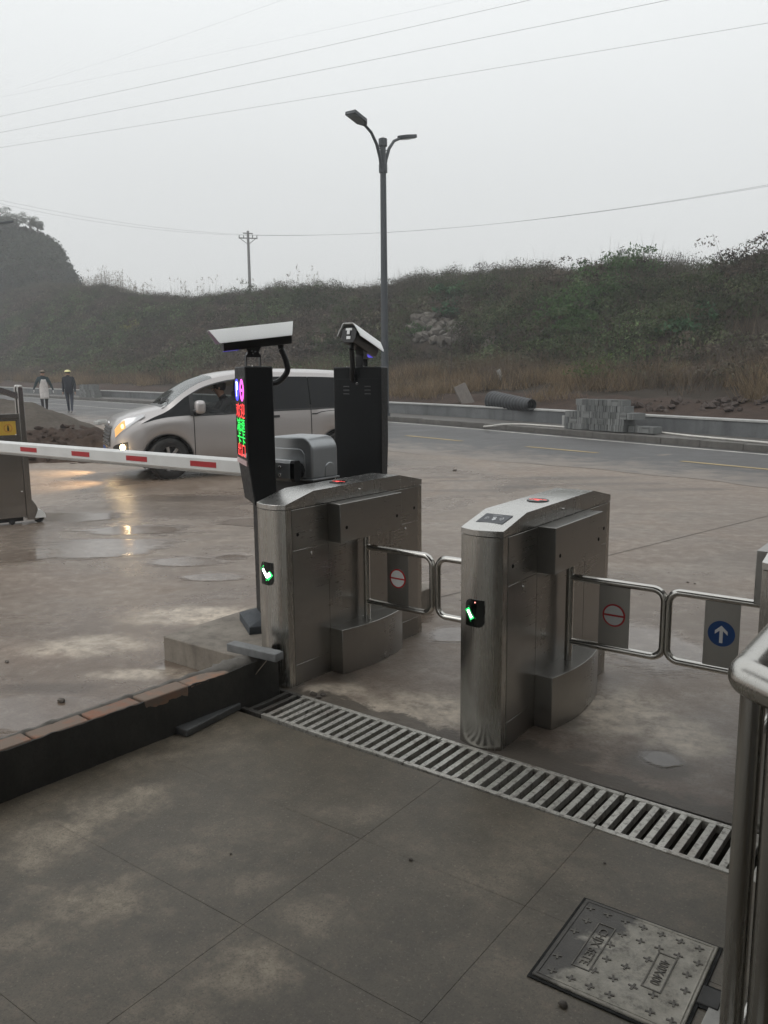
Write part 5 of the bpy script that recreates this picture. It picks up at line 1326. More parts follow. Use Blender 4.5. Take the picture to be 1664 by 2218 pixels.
mb = MB(); mb.box((-.02, -.74, .80), (.48, .74, 1.03)); mb.build('dashboard', M_INT, van, bevel=0.05)
mb = MB(); mb.tube([(0.62 + .05 * math.sin(a), NEAR * .42 + .18 * math.cos(a), 1.02 + .17 * math.sin(a)) for a in [2 * math.pi * k / 24 for k in range(25)]], 0.014, 8); mb.build('steering_wheel', M_TRIM, van)
mb = MB(); mb.box((3.2, -.7, .36), (3.3, .7, 1.5)); mb.build('rear_bulkhead', M_INT, van)
# wheels
def wheel(a, side, steer):
    T = Matrix.Translation((a, side * .79, RW)) @ Matrix.Rotation(steer, 4, 'Z')
    prof = [(.105, .195), (.108, .235), (.112, .285), (.095, .315), (.055, .325), (-.055, .325), (-.095, .315), (-.11, .285), (-.105, .21), (-.1, .195)]
    mb = MB(); n = 40
    mb.grid([[T @ Vector((r * math.cos(2*math.pi*k/n), side * y, r * math.sin(2*math.pi*k/n))) for y, r in prof] for k in range(n + 1)])
    ty = mb.build('wheel', M_TYRE, van, smooth=40)
    mb = MB()
    mb.grid([[T @ Vector((r * math.cos(2*math.pi*k/n), side * y, r * math.sin(2*math.pi*k/n))) for y, r in ((.10, .205), (.104, .198), (.085, .188), (.02, .182))] for k in range(n + 1)]); mb.build('rim', M_ALLOY, ty, smooth=40)
    mb = MB(); mb.add([T @ Vector((.19 * math.cos(2*math.pi*k/n), side * .022, .19 * math.sin(2*math.pi*k/n))) for k in range(n)], [tuple(range(n))]); mb.build('brake_disc', M_TRIM, ty)
    for k in range(7):
        u = 2 * math.pi * k / 7
        q = Matrix.Rotation(u, 4, 'Y'); mb = MB()
        vv = [q @ Vector(p) for p in ((.03, side * .080, -.018), (.03, side * .080, .018), (.190, side * .090, .026), (.190, side * .090, -.026), (.03, side * .055, -.018), (.03, side * .055, .018), (.190, side * .06, .026), (.190, side * .06, -.026))]
        mb.add([T @ p for p in vv], [(0,1,2,3), (4,7,6,5), (0,3,7,4), (1,5,6,2), (3,2,6,7), (0,4,5,1)]); mb.build('spoke', M_ALLOY, ty, bevel=0.004)
    mb = MB(); mb.cyl(T @ Vector((0, side * .05, 0)), T @ Vector((0, side * .094, 0)), .045, .035, 16); mb.build('hub_cap', M_ALLOY, ty, smooth=40)
for a in AXLES:
    for side in (1, -1): wheel(a, side, R(14) if a == 0 else 0.0)

# ================================================================ PEOPLE
M_SKIN = plain('skin', (0.36, 0.21, 0.145), 0.55, var=0.08)
M_HAIR = plain('dark_hair', (0.012, 0.010, 0.009), 0.6)
M_NAVY = plain('dark_navy_cloth', (0.012, 0.016, 0.026), 0.85)
M_TEAL = plain('dark_teal_cloth', (0.016, 0.035, 0.042), 0.85)
M_JEANS = plain('dark_jeans', (0.028, 0.036, 0.055), 0.85)
M_BLKCLOTH = plain('black_cloth', (0.010, 0.010, 0.012), 0.9)
M_APRONC = plain('pale_apron_cloth', (0.55, 0.52, 0.50), 0.8, var=0.15, scale=10)
M_GLOVE = plain('white_glove', (0.62, 0.62, 0.60), 0.8)
M_HELMET = plain('yellow_helmet', (0.72, 0.66, 0.30), 0.35)
M_SHOE = plain('shoe', (0.16, 0.15, 0.14), 0.7)
def skin_mesh(joints, edges, root_i, sub=2):
    me = bpy.data.meshes.new('skel'); me.from_pydata([j[0] for j in joints], edges, []); o = bpy.data.objects.new('skel', me); COL.objects.link(o)
    md = o.modifiers.new('skin', 'SKIN'); md.use_smooth_shade = True
    for i, v in enumerate(me.skin_vertices[0].data):
        r = joints[i][1]; v.radius = (r, r) if not isinstance(r, tuple) else r; v.use_root = (i == root_i)
    sb = o.modifiers.new('sub', 'SUBSURF'); sb.levels = sub; sb.render_levels = sub
    dg = bpy.context.evaluated_depsgraph_get(); dg.update(); out = bpy.data.meshes.new_from_object(o.evaluated_get(dg))
    bpy.data.objects.remove(o); return out
def person(label, loc, rotz, J, colour, hat=None, extras=None, h=1.70):
    """J: dict of joint positions in a frame facing -Y"""
    root = thing('person', label, 'person', loc, rotz)
    names = list(J); idx = {n: i for i, n in enumerate(names)}
    E_ = [('pel', 'belly'), ('belly', 'chest'), ('chest', 'neck'), ('neck', 'head0'), ('head0', 'head1'), ('head1', 'head2'),
          ('chest', 'shL'), ('shL', 'elL'), ('elL', 'wrL'), ('wrL', 'haL'), ('chest', 'shR'), ('shR', 'elR'), ('elR', 'wrR'), ('wrR', 'haR'),
          ('pel', 'hiL'), ('hiL', 'knL'), ('knL', 'anL'), ('anL', 'toL'), ('pel', 'hiR'), ('hiR', 'knR'), ('knR', 'anR'), ('anR', 'toR')]
    E_ = [(idx[a], idx[b]) for a, b in E_ if a in idx and b in idx]
    me = skin_mesh([J[n] for n in names], E_, idx['pel'])
    mats = []; mi = {}
    def slot(m):
        if m.name not in mi: mi[m.name] = len(mats); mats.append(m); me.materials.append(m)
        return mi[m.name]
    pos = {n: Vector(J[n][0]) for n in names}
    me.materials.clear(); out = []
    for p in me.polygons:
        c = p.center; best = min(((c - pos[n]).length - (J[n][1] if not isinstance(J[n][1], tuple) else max(J[n][1])), n) for n in names)[1]
        out.append(slot(colour(best, c)))
    me.polygons.foreach_set('material_index', out); me.shade_smooth()
    bo = bpy.data.objects.new('body', me); COL.objects.link(bo); bo.parent = root
    hd = pos['head1']
    # face: nose, eyes, mouth, ears
    f = Vector(J.get('face', ((0, -1, 0), 0))[0]).normalized() if 'face' in J else Vector((0, -1, 0))
    return root, bo, hd
def add_face(bo, hd, fy=-1, r=0.095, tilt=0.0):
    T = Matrix.Translation(hd) @ Matrix.Rotation(tilt, 4, 'X')
    mb = MB(); mb.ico(T @ Vector((0, fy * (r + .005), -0.01)), 0.016, 1, sc=(.8, 1.1, 1.4)); mb.build('nose', M_SKIN, bo, smooth=60)
    for sx in (-1, 1):
        mb = MB(); mb.ico(T @ Vector((sx * .034, fy * (r - .006), .018)), 0.010, 1); mb.build('eye', M_HAIR, bo, smooth=60)
        mb = MB(); mb.ico(T @ Vector((sx * (r - .008), 0, 0)), 0.026, 1, sc=(.4, .7, 1.2)); mb.build('ear', M_SKIN, bo, smooth=60)
    mb = MB(); mb.ico(T @ Vector((0, fy * (r - .006), -.045)), 0.020, 1, sc=(1.2, .4, .35)); mb.build('mouth', plain('lips', (0.25, 0.10, 0.08), 0.5), bo, smooth=60)
def fingers(bo, wrist, hand, mat, side):
    d = (hand - wrist).normalized(); u = d.cross(Vector((0, 1, 0))).normalized(); w = Vector((0, -1, 0))
    for k, (off, ln_) in enumerate(((-.027, .060), (-.009, .070), (.009, .066), (.026, .052))):
        a = hand + w * off; mb = MB(); mb.tube([a - d * .01, a + d * ln_ * .55 + u * .004 * side, a + d * ln_ - u * .022 * side], [.0095, .0088, .0075], 8); mb.build('finger', mat, bo, smooth=60)
    a = hand - d * .03 + w * .035; mb = MB(); mb.tube([a, a + d * .03 + w * .02, a + d * .058 + w * .018], [.011, .010, .008], 8); mb.build('thumb', mat, bo, smooth=60)
def walker(k=1.0, stride=0.22, lean=0.0, arms=((-.30, .86, .02), (.30, .86, -.05)), bulk=1.0, sgn=1):
    b_ = bulk
    return {'pel': ((0, 0, .93), (.135 * b_, .105)), 'belly': ((0, -.01, 1.10), (.135 * b_, .105 * b_)), 'chest': ((0, -.015 - lean, 1.32), (.165 * b_, .115)),
            'neck': ((0, -.02 - lean, 1.47), .052), 'head0': ((0, -.035 - lean, 1.55), .078), 'head1': ((0, -.035 - lean, 1.62), .092), 'head2': ((0, -.03 - lean, 1.69), .070),
            'shL': ((-.185, -.01 - lean, 1.40), .062 * b_), 'elL': ((lerp(-.2, arms[0][0], .55), arms[0][2] * .5 + .02, 1.13), .050 * b_), 'wrL': ((arms[0][0], arms[0][2], arms[0][1] + .05), .034), 'haL': ((arms[0][0], arms[0][2] - .01, arms[0][1] - .035), (.036, .020)),
            'shR': ((.185, -.01 - lean, 1.40), .062 * b_), 'elR': ((lerp(.2, arms[1][0], .55), arms[1][2] * .5 + .02, 1.13), .050 * b_), 'wrR': ((arms[1][0], arms[1][2], arms[1][1] + .05), .034), 'haR': ((arms[1][0], arms[1][2] - .01, arms[1][1] - .035), (.036, .020)),
            'hiL': ((-.095, 0, .86), .095), 'knL': ((-.10, -stride * .55 * sgn, .49), .066), 'anL': ((-.105, -stride * sgn, .085), .044), 'toL': ((-.115, -stride * sgn - .15, .040), .036),
            'hiR': ((.095, 0, .86), .095), 'knR': ((.10, stride * .25 * sgn, .49), .066), 'anR': ((.105, stride * .9 * sgn, .10), .044), 'toR': ((.115, stride * .9 * sgn - .14, .045), .036)}
f1 = gnd(98, 893); f2 = gnd(153, 894.5)
# face towards the camera
def face_rot(p): return math.atan2(p.y, p.x) - R(90) + R(180) + R(180)
def col1(n, c):
    if n.startswith('head') or n == 'neck': return M_SKIN
    if n.startswith('ha'): return M_GLOVE
    if n.startswith('to'): return M_SHOE
    if n[:2] in ('kn', 'an') or (n[:2] == 'hi'): return M_BLKCLOTH
    return M_TEAL
J1 = walker(stride=.24, arms=((-.38, .93, -.02), (.36, .90, -.10)), bulk=1.18)
p1, b1, h1 = person('walking person in a pale apron and white gloves beside the sand heap', (f1.x, f1.y, f1.z), face_rot(f1) + R(8), J1, col1)
add_face(b1, h1); fingers(b1, Vector(J1['wrL'][0]), Vector(J1['haL'][0]), M_GLOVE, 1); fingers(b1, Vector(J1['wrR'][0]), Vector(J1['haR'][0]), M_GLOVE, -1)
mb = MB(); rows = []
for i in range(15):
    z = lerp(1.36, .56, i / 14); w = interp(z, [.56, .9, 1.1, 1.36], [.17, .185, .165, .09])
    rows.append([(x, -.135 * math.cos(x / max(w, .2) * 1.15) - .035 - .04 * sst(.95, .56, z) + .018 * math.sin(x * 38 + z * 5) * sst(1.1, .6, z), z + .03 * abs(x)) for x in [lerp(-w, w, k / 14) for k in range(15)]])
mb.grid(rows); ap = mb.build('apron', M_APRONC, b1, smooth=60); sl_ = ap.modifiers.new('thick', 'SOLIDIFY'); sl_.thickness = .006
mb = MB(); mb.ico(h1 + Vector((0, .012, .030)), 0.100, 2, sc=(1, 1.05, .95)); hr = mb.build('hair', M_HAIR, b1, smooth=60)
mb = MB(); mb.ico(h1 + Vector((0, .004, .070)), 0.104, 2, sc=(1, 1.1, .55)); mb.box((h1.x - .06, h1.y - .17, h1.z + .055), (h1.x + .06, h1.y - .06, h1.z + .065)); mb.build('cap', plain('tan_cap', (0.22, 0.18, 0.14), 0.8), b1, smooth=50)
def col2(n, c):
    if n.startswith('head') or n == 'neck': return M_SKIN
    if n.startswith('ha'): return M_SKIN
    if n.startswith('to'): return M_SHOE
    if n[:2] in ('kn', 'an') or (n[:2] == 'hi' and c.z < .82): return M_JEANS
    return M_NAVY
J2 = walker(stride=.20, arms=((-.25, .85, .05), (.25, .85, -.05)), bulk=1.32, sgn=-1)
p2, b2, h2 = person('walking person in a dark jacket and jeans with a yellow hard hat', (f2.x, f2.y, f2.z), face_rot(f2) - R(14), J2, col2)
add_face(b2, h2); fingers(b2, Vector(J2['wrL'][0]), Vector(J2['haL'][0]), M_SKIN, 1); fingers(b2, Vector(J2['wrR'][0]), Vector(J2['haR'][0]), M_SKIN, -1)
mb = MB(); mb.ico(h2 + Vector((0, .012, .020)), 0.099, 2, sc=(1, 1.05, .95)); mb.build('hair', M_HAIR, b2, smooth=60)
mb = MB(); rows = []
for i in range(9):
    a = lerp(0, math.pi / 2, i / 8); rows.append([(h2.x + .125 * math.cos(a) * math.cos(u), h2.y + .14 * math.cos(a) * math.sin(u), h2.z + .040 + .088 * math.sin(a)) for u in [2 * math.pi * k / 24 for k in range(25)]])
mb.grid(rows); hm = mb.build('hard_hat', M_HELMET, b2, smooth=60)
mb = MB(); mb.grid([[(h2.x + r * math.cos(u), h2.y + r * 1.15 * math.sin(u) - .02 * (math.sin(u) < 0), h2.z + .046) for u in [2 * math.pi * k / 24 for k in range(25)]] for r in (.118, .148)]); mb.build('hat_brim', M_HELMET, hm)
# driver, leaning forward behind the open window
def col3(n, c):
    if n.startswith('head') or n == 'neck' or n.startswith('ha'): return M_SKIN
    return M_BLKCLOTH
dy = NEAR * .42
J3 = {'pel': ((0, .02, .12), (.16, .12)), 'belly': ((0, 0, .28), (.15, .12)), 'chest': ((0, -.06, .50), (.17, .12)), 'neck': ((0, -.13, .64), .052), 'head0': ((0, -.165, .71), .078), 'head1': ((0, -.185, .775), .092), 'head2': ((0, -.185, .835), .070),
      'shL': ((-.18, -.07, .57), .062), 'elL': ((-.24, -.22, .38), .05), 'wrL': ((-.14, -.42, .46), .036), 'haL': ((-.12, -.49, .48), (.03, .036)),
      'shR': ((.18, -.07, .57), .062), 'elR': ((.24, -.22, .38), .05), 'wrR': ((.14, -.42, .46), .036), 'haR': ((.12, -.49, .48), (.03, .036)),
      'hiL': ((-.10, -.10, .11), .09), 'knL': ((-.12, -.48, .16), .07), 'anL': ((-.12, -.62, -.22), .045), 'toL': ((-.12, -.74, -.24), .04),
      'hiR': ((.10, -.10, .11), .09), 'knR': ((.12, -.48, .16), .07), 'anR': ((.12, -.62, -.22), .045), 'toR': ((.12, -.74, -.24), .04)}
T = Matrix.Translation(vorg) @ Matrix.Rotation(vrot, 4, 'Z')
dp = T @ Vector((1.10, dy, .63))
p3, b3, h3 = person('dark haired driver seated behind the open window of the silver minivan', dp, vrot - R(90), J3, col3)
add_face(b3, h3, tilt=R(12))
for nm in ('wrL', 'wrR'):
    w_ = Vector(J3[nm][0]); h_ = Vector(J3['ha' + nm[2]][0]); fingers(b3, w_, h_, M_SKIN, 1)
mb = MB(); mb.ico(h3 + Vector((0, .022, .028)), 0.104, 2, sc=(1, 1.05, 1.0)); mb.build('hair', M_HAIR, b3, smooth=60)
# ================================================================ FAR THINGS
M_LAMPGREY = plain('grey_lamp_paint', (0.042, 0.049, 0.056), 0.5, var=0.1)
M_LAMPLENS = plain('lamp_glass', (0.16, 0.19, 0.20), 0.3)
def street_lamp(label, base, top_z, yaw):
    """arms reach along local +-Y; -Y is the long side over the road"""
    root = thing('street_lamp', label, 'street lamp', base, yaw, 'twin arm street lamps along the road')
    H = top_z - base[2]; n8 = 8
    mb = MB(); mb.tube([(0, 0, 0), (0, 0, H - 1.0), (0, 0, H - 0.05)], [0.125, 0.095, 0.090], 8); mb.build('pole', M_LAMPGREY, root)
    mb = MB(); mb.cyl((0, 0, 0), (0, 0, 0.25), 0.2, 0.15, 8); mb.build('base_plate', M_LAMPGREY, root)
    for z0, z1 in ((H - .98, H - .74), (H - .20, H + .02)):
        mb = MB(); mb.cyl((0, 0, z0), (0, 0, z1), 0.135, n=8); mb.build('collar', M_LAMPGREY, root)
    mb = MB(); mb.cyl((0, 0, H + .021), (0, 0, H + .06), 0.125, 0.03, 8); mb.build('finial', M_LAMPGREY, root)
    for sg in (-1, 1):
        P = [(0, sg * .06, H - .95), (0, sg * .16, H - .55), (0, sg * .33, H - .20), (0, sg * .60, H + .08), (0, sg * .92, H + .22)]
        mb = MB(); mb.tube(P, [.060, .055, .050, .045, .042], 10); arm = mb.build('arm', M_LAMPGREY, root, smooth=50)
        mb = MB(); mb.tube([(0, sg * .06, H - .33), (0, sg * .25, H - .26)], .016, 6); mb.build('arm_stay', M_LAMPGREY, root)
        T = Matrix.Translation((0, sg * .88, H + .215)) @ Matrix.Rotation(sg * R(13), 4, 'X')
        out = [(-.05, 0), (.05, 0), (.19, .20), (.19, .78), (-.19, .78), (-.19, .20)]
        mb = MB(); mb.prism([(x, sg * y) for x, y in out], -.02, .085, T); hd = mb.build('lamp_head', M_LAMPGREY, root, bevel=0.012)
        mb = MB(); mb.prism([(x * .82, sg * (y * .8 + .12)) for x, y in out], -.034, -.0202, T); mb.build('lamp_glass', M_LAMPLENS, hd)
    return root
def road_yaw(s):
    X, Y = rsite(s, 0); X2, Y2 = rsite(s + .5, 0); a = math.atan2(Y2 - Y, X2 - X)
    return a
sL = rcoord(*o2s(0.03, 27.6))[0]
b0 = D(835, 895, 27.3); b0 = Vector((b0.x, b0.y, zg(b0.x, b0.y)))
tz = D(828, 302, 27.3).z
street_lamp('tall grey twin arm street lamp rising behind the vented cabinet post', (b0.x, b0.y, zg(b0.x, b0.y)), tz, road_yaw(sL) + R(17))
b2 = D(-9, 880, 44.0); street_lamp('street lamp beyond the gate head, only its lamp head in view', (b2.x, b2.y, zg(b2.x, b2.y)), D(-9, 490, 44).z, road_yaw(sL) + R(10))

# utility pole on the ridge
M_POLE = plain('pole_concrete', (0.20, 0.20, 0.20), 0.8)
M_WIRE = plain('dark_wire', (0.05, 0.05, 0.055), 0.6)
pd = 78.0; ptop = D(537, 500, pd)
up = thing('utility_pole', 'concrete utility pole with crossarms standing behind the ridge', 'utility pole', (ptop.x, ptop.y, 3.0))
hp_ = ptop.z - 3.0
mb = MB(); mb.cyl((0, 0, 0), (0, 0, hp_), .19, .11, 10); mb.build('pole', M_POLE, up, smooth=50)
lat = Vector((RT.x, RT.y, 0)).normalized()
for dz, w in ((-.18, .45), (-.60, .85)):
    mb = MB(); a = -lat * w; b_ = lat * w; mb.tube([(a.x, a.y, hp_ + dz), (b_.x, b_.y, hp_ + dz - .06)], .055, 6); mb.build('crossarm', M_POLE, up)
for dx in (-.80, -.4, .4, .80, -.4, .4):
    a = lat * dx; mb = MB(); mb.cyl((a.x, a.y, hp_ - .58), (a.x, a.y, hp_ - .36), .05, .03, 8); mb.build('insulator', M_POLE, up)
for sg in (-1, 1):
    mb = MB(); a = lat * .05 * sg; b_ = lat * .75 * sg; mb.tube([(a.x, a.y, hp_ - 1.15), (b_.x, b_.y, hp_ - .62)], .03, 6); mb.build('brace', M_POLE, up)
def wire(label, A, B, sag, r, name='overhead_wire', group=None):
    A, B = Vector(A), Vector(B); P = []
    for k in range(41):
        u = k / 40; p = A.lerp(B, u); p.z -= sag * 4 * u * (1 - u); P.append(p)
    mb = MB(); mb.tube(P, r, 5); return tag(mb.build(name, M_WIRE, smooth=60), label, 'wire', group)
def hline(a, b, z, ext=1.0):
    """a level span at height z seen through two pixels, carried on past both"""
    A = G(*a, z); B = G(*b, z); u = B - A; return A - u * ext, B + u * ext
HZ = 35.0
for lab, a, b, r in (('heavy overhead power line, lowest of the parallel spans', (0, 316), (1664, 44), .016), ('heavy overhead power line second up of the parallel spans', (0, 283), (1394, 5), .016), ('heavy overhead power line third up of the parallel spans', (0, 248), (1104, 4), .014),
                     ('faint overhead power line fourth up of the parallel spans', (0, 206), (893, 18), .005), ('faint overhead power line, topmost of the parallel spans', (150, 152), (572, 8), .0045)):
    A, B = hline(a, b, HZ, 0.35); wire(lab, A, B, 0.35, r)
for k, (yl, yr, off, nm) in enumerate(((440, 402, -.8, 'thin wire from the utility pole crossarm, lower strand'), (432, 399, .4, 'thin wire from the utility pole crossarm, upper strand'))):
    c = ptop + lat * off + Vector((0, 0, -.35))
    A = D(-5, yl, 62); B = D(1670, yr, 52)
    wire(nm + ' to the left hill', c, A, 0.45, .006); wire(nm + ' over the right slope', c, B, 0.9, .0085)

# ---- stacks of grey pavers on the far pavement
t = NT('paver_grey'); oi = t.n('NewGeometry').outputs['Random Per Island']; g = t.n('NewGeometry').outputs['Position']
c = t.mix(oi, (0.08, 0.085, 0.083), (0.20, 0.205, 0.20)); t.set(col=c, rough=0.85); t.bump(t.noise(g, 60, 4), .3, .004); M_PAVER = t.mat
def paver_stack(label, s0, t0, courses, name='paver_stack', seed=1):
    """courses: (start, end) along the kerb for every course, upright pavers 0.20 high"""
    X, Y = rsite(s0, t0); rz = road_yaw(s0)
    root = thing(name, label, 'pavers', (X, Y, zg(X, Y) + 0.142), rz)
    rr = random.Random(seed); z = 0.0
    for i, (a, b_, dep) in enumerate(courses):
        mb = MB(); x = a
        while x < b_ - 0.02:
            if rr.random() < 0.06 and x < b_ - .25:
                mb.box((x, -.0, z), (x + .196, dep, z + .046)); mb.box((x, 0, z + .049), (x + .196, dep, z + .095)); mb.box((x, 0, z + .098), (x + .196, dep, z + .144)); x += .203
            else:
                w = .057; q = rr.uniform(-.012, .012); mb.box((x, q, z), (x + w, dep + q, z + .146)); x += w + .011
        p = mb.build('paver_course', M_PAVER, root); p['kind'] = 'stuff'; z += .1495
    return root
pS = gnd(1292, 926); sS, tS = rcoord(pS.x, pS.y)
# along +local x the kerb runs to the left in the picture
def xs_at(px0, px1, py):
    out = []
    for px in (px0, px1):
        best = None
        for s in np.arange(sS - 6, sS + 6, .02):
            X, Y = rsite(s, tS); x, y = s2o(X, Y); q = abs(832 + F0 * x / y - px)
            if best is None or q < best[0]: best = (q, s)
        out.append(best[1] - sS)
    return min(out), max(out)
tS = 0.72
cr = [xs_at(1228, 1350, 920), xs_at(1232, 1352, 905), xs_at(1229, 1372, 893), xs_at(1246, 1348, 875), xs_at(1245, 1340, 865)]
paver_stack('big stack of upright grey pavers in front of the low retaining wall', sS, tS, [(a - .34, b_ - .34, .42) for a, b_ in cr[:3]] + [(a - .34, b_ - .34, .30) for a, b_ in cr[3:]], seed=4)
a_, b__ = xs_at(1354, 1412, 920)
paver_stack('low leftover row of grey pavers at the end of the big stack', sS, tS, [(a_ - .3, b__ - .38, .3)], seed=6)
pm_ = None; rr = random.Random(3)
for k in range(9):
    px = rr.uniform(1385, 1445); s = sS - (px - 1292) / 1796 * 20.5 / .82; X, Y = rsite(s, tS + rr.uniform(-.25, .3))
    lo = (X, Y, zg(X, Y) + .145 + (0.06 if k % 3 == 0 else 0)); ro = (rr.uniform(-.25, .25), rr.uniform(-.15, .15), rr.uniform(0, 3))
    if pm_ is None:
        mb = MB(); mb.box((-.1, -.05, 0), (.1, .05, .06)); pm_ = mb.build('paver', M_PAVER, bevel=.005, loc=lo, rot=ro); tag(pm_, 'loose grey paver fallen beside the paver stack', 'paver', 'loose pavers by the stack')
    else: link_copy(pm_, None, lo, ro)
sS2, _ = rcoord(*(gnd(188, 866).x, gnd(188, 866).y))
paver_stack('distant stack of grey pavers against the wall behind the hard hat worker', sS2, 0.75, [(-1.2, 1.1, .4), (-1.2, 1.1, .4), (-1.1, 1.0, .4), (-.9, 1.0, .4), (-.9, .9, .4)], seed=9)
mb = MB(); mb.box((-.03, -.03, 0), (.03, .03, .30)); X, Y = rsite(sS + cr[0][1] + .12, tS)
tag(mb.build('marker_post', M_COPING, bevel=.006, loc=(X, Y, zg(X, Y) + .14)), 'small pale post at the left end of the big paver stack', 'post')
# ---- white hose along the kerb
hs = [(846, 910), (880, 914), (930, 917), (990, 921), (1040, 925), (1062, 923), (1090, 919.5), (1130, 919), (1180, 922), (1240, 926), (1300, 926.5), (1350, 926.5), (1400, 933), (1450, 939), (1500, 944.5), (1560, 950), (1640, 957), (1700, 963)]
P = []
for k, (px, py) in enumerate(hs):
    if px < 1060: p = gnd(px, py); p.z += .02
    else:
        p = D(px, py, 20); d = ray(px, py)
        for _ in range(30):
            z = zg(p.x, p.y) + .165; q = (z - CAMH) / d.z; p = Vector((d.x * q, d.y * q, z))
    P.append(p)
hose = MB(); sm_ = []
Q = [P[0]] + P + [P[-1]]
for i in range(1, len(Q) - 2):
    for k in range(8):
        t_ = k / 8; a, b_, c_, d_ = Q[i-1], Q[i], Q[i+1], Q[i+2]; sm_.append(0.5 * ((2*b_) + (c_ - a) * t_ + (2*a - 5*b_ + 4*c_ - d_) * t_*t_ + (3*b_ - a - 3*c_ + d_) * t_**3))
hose.tube(sm_, .026, 8); tag(hose.build('hose', plain('white_hose', (0.55, 0.53, 0.49), 0.5), smooth=60), 'long white hose lying along the far kerb past the pavers', 'hose')
# ---- corrugated pipe, sheet, slab on the bank
t = NT('black_corrugated'); t.set(col=t.ramp(t.noise(t.co(), 3, 5), [(.3, (.010, .011, .013)), (.7, (.026, .029, .033))]), rough=.5); M_PIPE = t.mat
pa, sa_, ta_ = hit_emb(1066, 872); 
A = D(1068, 868, 25.6); B = D(1152, 877, 23.6); ax = (B - A)
Pp = []; Rr = []
for k in range(57):
    u = k / 56; Pp.append(A + ax * u); Rr.append((.29 - .13 * u) * (1.0 + (.035 if k % 4 < 2 else -.02)))
mb = MB(); mb.tube(Pp, Rr, 24, caps=False); pp = mb.build('corrugated_pipe', M_PIPE, smooth=50); so_ = pp.modifiers.new('thick', 'SOLIDIFY'); so_.thickness = .02
tag(pp, 'black corrugated drain pipe lying on the red soil bank above the wall', 'pipe')
def slab_on(px, py, sx, sy, sz, rot, mat, name, label, cat, dz=0.0, bevel=.01):
    p, s, t_ = hit_emb(px, py)
    mb = MB(); mb.box((-sx/2, -sy/2, -sz/2), (sx/2, sy/2, sz/2)); o = mb.build(name, mat, bevel=bevel, loc=(p.x, p.y, p.z + dz), rot=rot); return tag(o, label, cat)
M_SLAB = concrete('broken_slab', (0.12, 0.105, 0.092), (0.19, 0.165, 0.145), scale=5)
slab_on(1008, 872, .42, .30, .95, (R(-20), R(-24), YAW), M_SLAB, 'concrete_slab', 'broken concrete slab leaning on the red bank left of the corrugated pipe', 'slab', dz=.12, bevel=.03)
slab_on(1083, 836, .16, .03, .42, (R(15), R(-32), YAW + .3), M_COPING, 'white_board', 'small white board sticking out of the grass above the corrugated pipe', 'board', dz=.38)
# dark hollow clods on the soil foot
rr = random.Random(12)
def rocks(n, region, size, mat, name, label, cat, group, sub=1, jit=.34, sc=(1, .85, .7), d0=18.0, sink=.2):
    protos = []
    for k in range(5):
        mb = MB(); mb.ico((0, 0, 0), 1.0, sub, jit, sc, seed=100 + k + n); o = mb.build(name, mat); protos.append(o)
    made = 0; tries = 0
    while made < n and tries < n * 12:
        tries += 1; px, py = region(rr); p, s, t_ = hit_emb(px, py, d0)
        if p is None: continue
        r = rr.uniform(*size); src = protos[made % 5]
        o = src if made < 5 else link_copy(src)
        o.location = (p.x, p.y, p.z + r * (.5 - sink)); o.scale = (r, r, r); o.rotation_euler = (rr.uniform(-.6, .6), rr.uniform(-.6, .6), rr.uniform(0, 6.28)); tag(o, label, cat, group); made += 1
t = NT('pale_rock'); oi = t.n('ObjectInfo').outputs['Random']; g = t.n('NewGeometry').outputs['Position']
c = t.mix(oi, (0.085, 0.076, 0.065), (0.165, 0.148, 0.128)); c = t.mix(t.math('MULTIPLY', t.ramp(t.noise(g, 6, 6, .7), [(.45, 0.), (.7, 1.)]), .5), c, (.10, .085, .07)); t.set(col=c, rough=.9); t.bump(t.noise(g, 18, 5), .5, .03); M_ROCK = t.mat
def reg_main(r):
    while True:
        px, py = r.uniform(878, 1010), r.uniform(680, 758)
        top = interp(px, [878, 915, 960, 1010], [722, 686, 700, 716]); bot = interp(px, [878, 930, 970, 1010], [742, 752, 758, 742])
        if top < py < bot: return px, py
rocks(95, reg_main, (.13, .36), M_ROCK, 'rock', 'pale angular rock in the rubble patch halfway up the slope', 'rock', 'rocks of the rubble patch on the slope', sub=1, sink=-.25)
rocks(9, lambda r: (r.uniform(1020, 1075), r.uniform(738, 762)), (.16, .34), M_ROCK, 'rock', 'pale rock beside the rubble patch, half hidden by dry weeds', 'rock', 'stray rocks beside the rubble patch', sink=-.2)
M_CLOD = plain('dark_clod', (0.05, 0.035, 0.028), .95, var=.3, scale=3)
rocks(46, lambda r: (r.uniform(1330, 1664), r.uniform(870, 898)), (.05, .17), M_CLOD, 'soil_clod', 'dark lump of soil and stone on the bank right of the pavers', 'clod', 'soil lumps above the wall', sub=1, d0=14)
rocks(14, lambda r: (r.uniform(955, 1010), r.uniform(828, 842)), (.12, .26), M_CLOD, 'soil_clod', 'dark lump of soil heaped on the red bank behind the leaning slab', 'clod', 'soil lumps behind the leaning slab', sub=1)
rocks(10, lambda r: (r.uniform(640, 660), r.uniform(735, 755)), (.15, .30), M_ROCK, 'rock', 'pale rock low on the slope behind the display pillar camera', 'rock', 'rocks behind the pillar camera', sink=-.2)
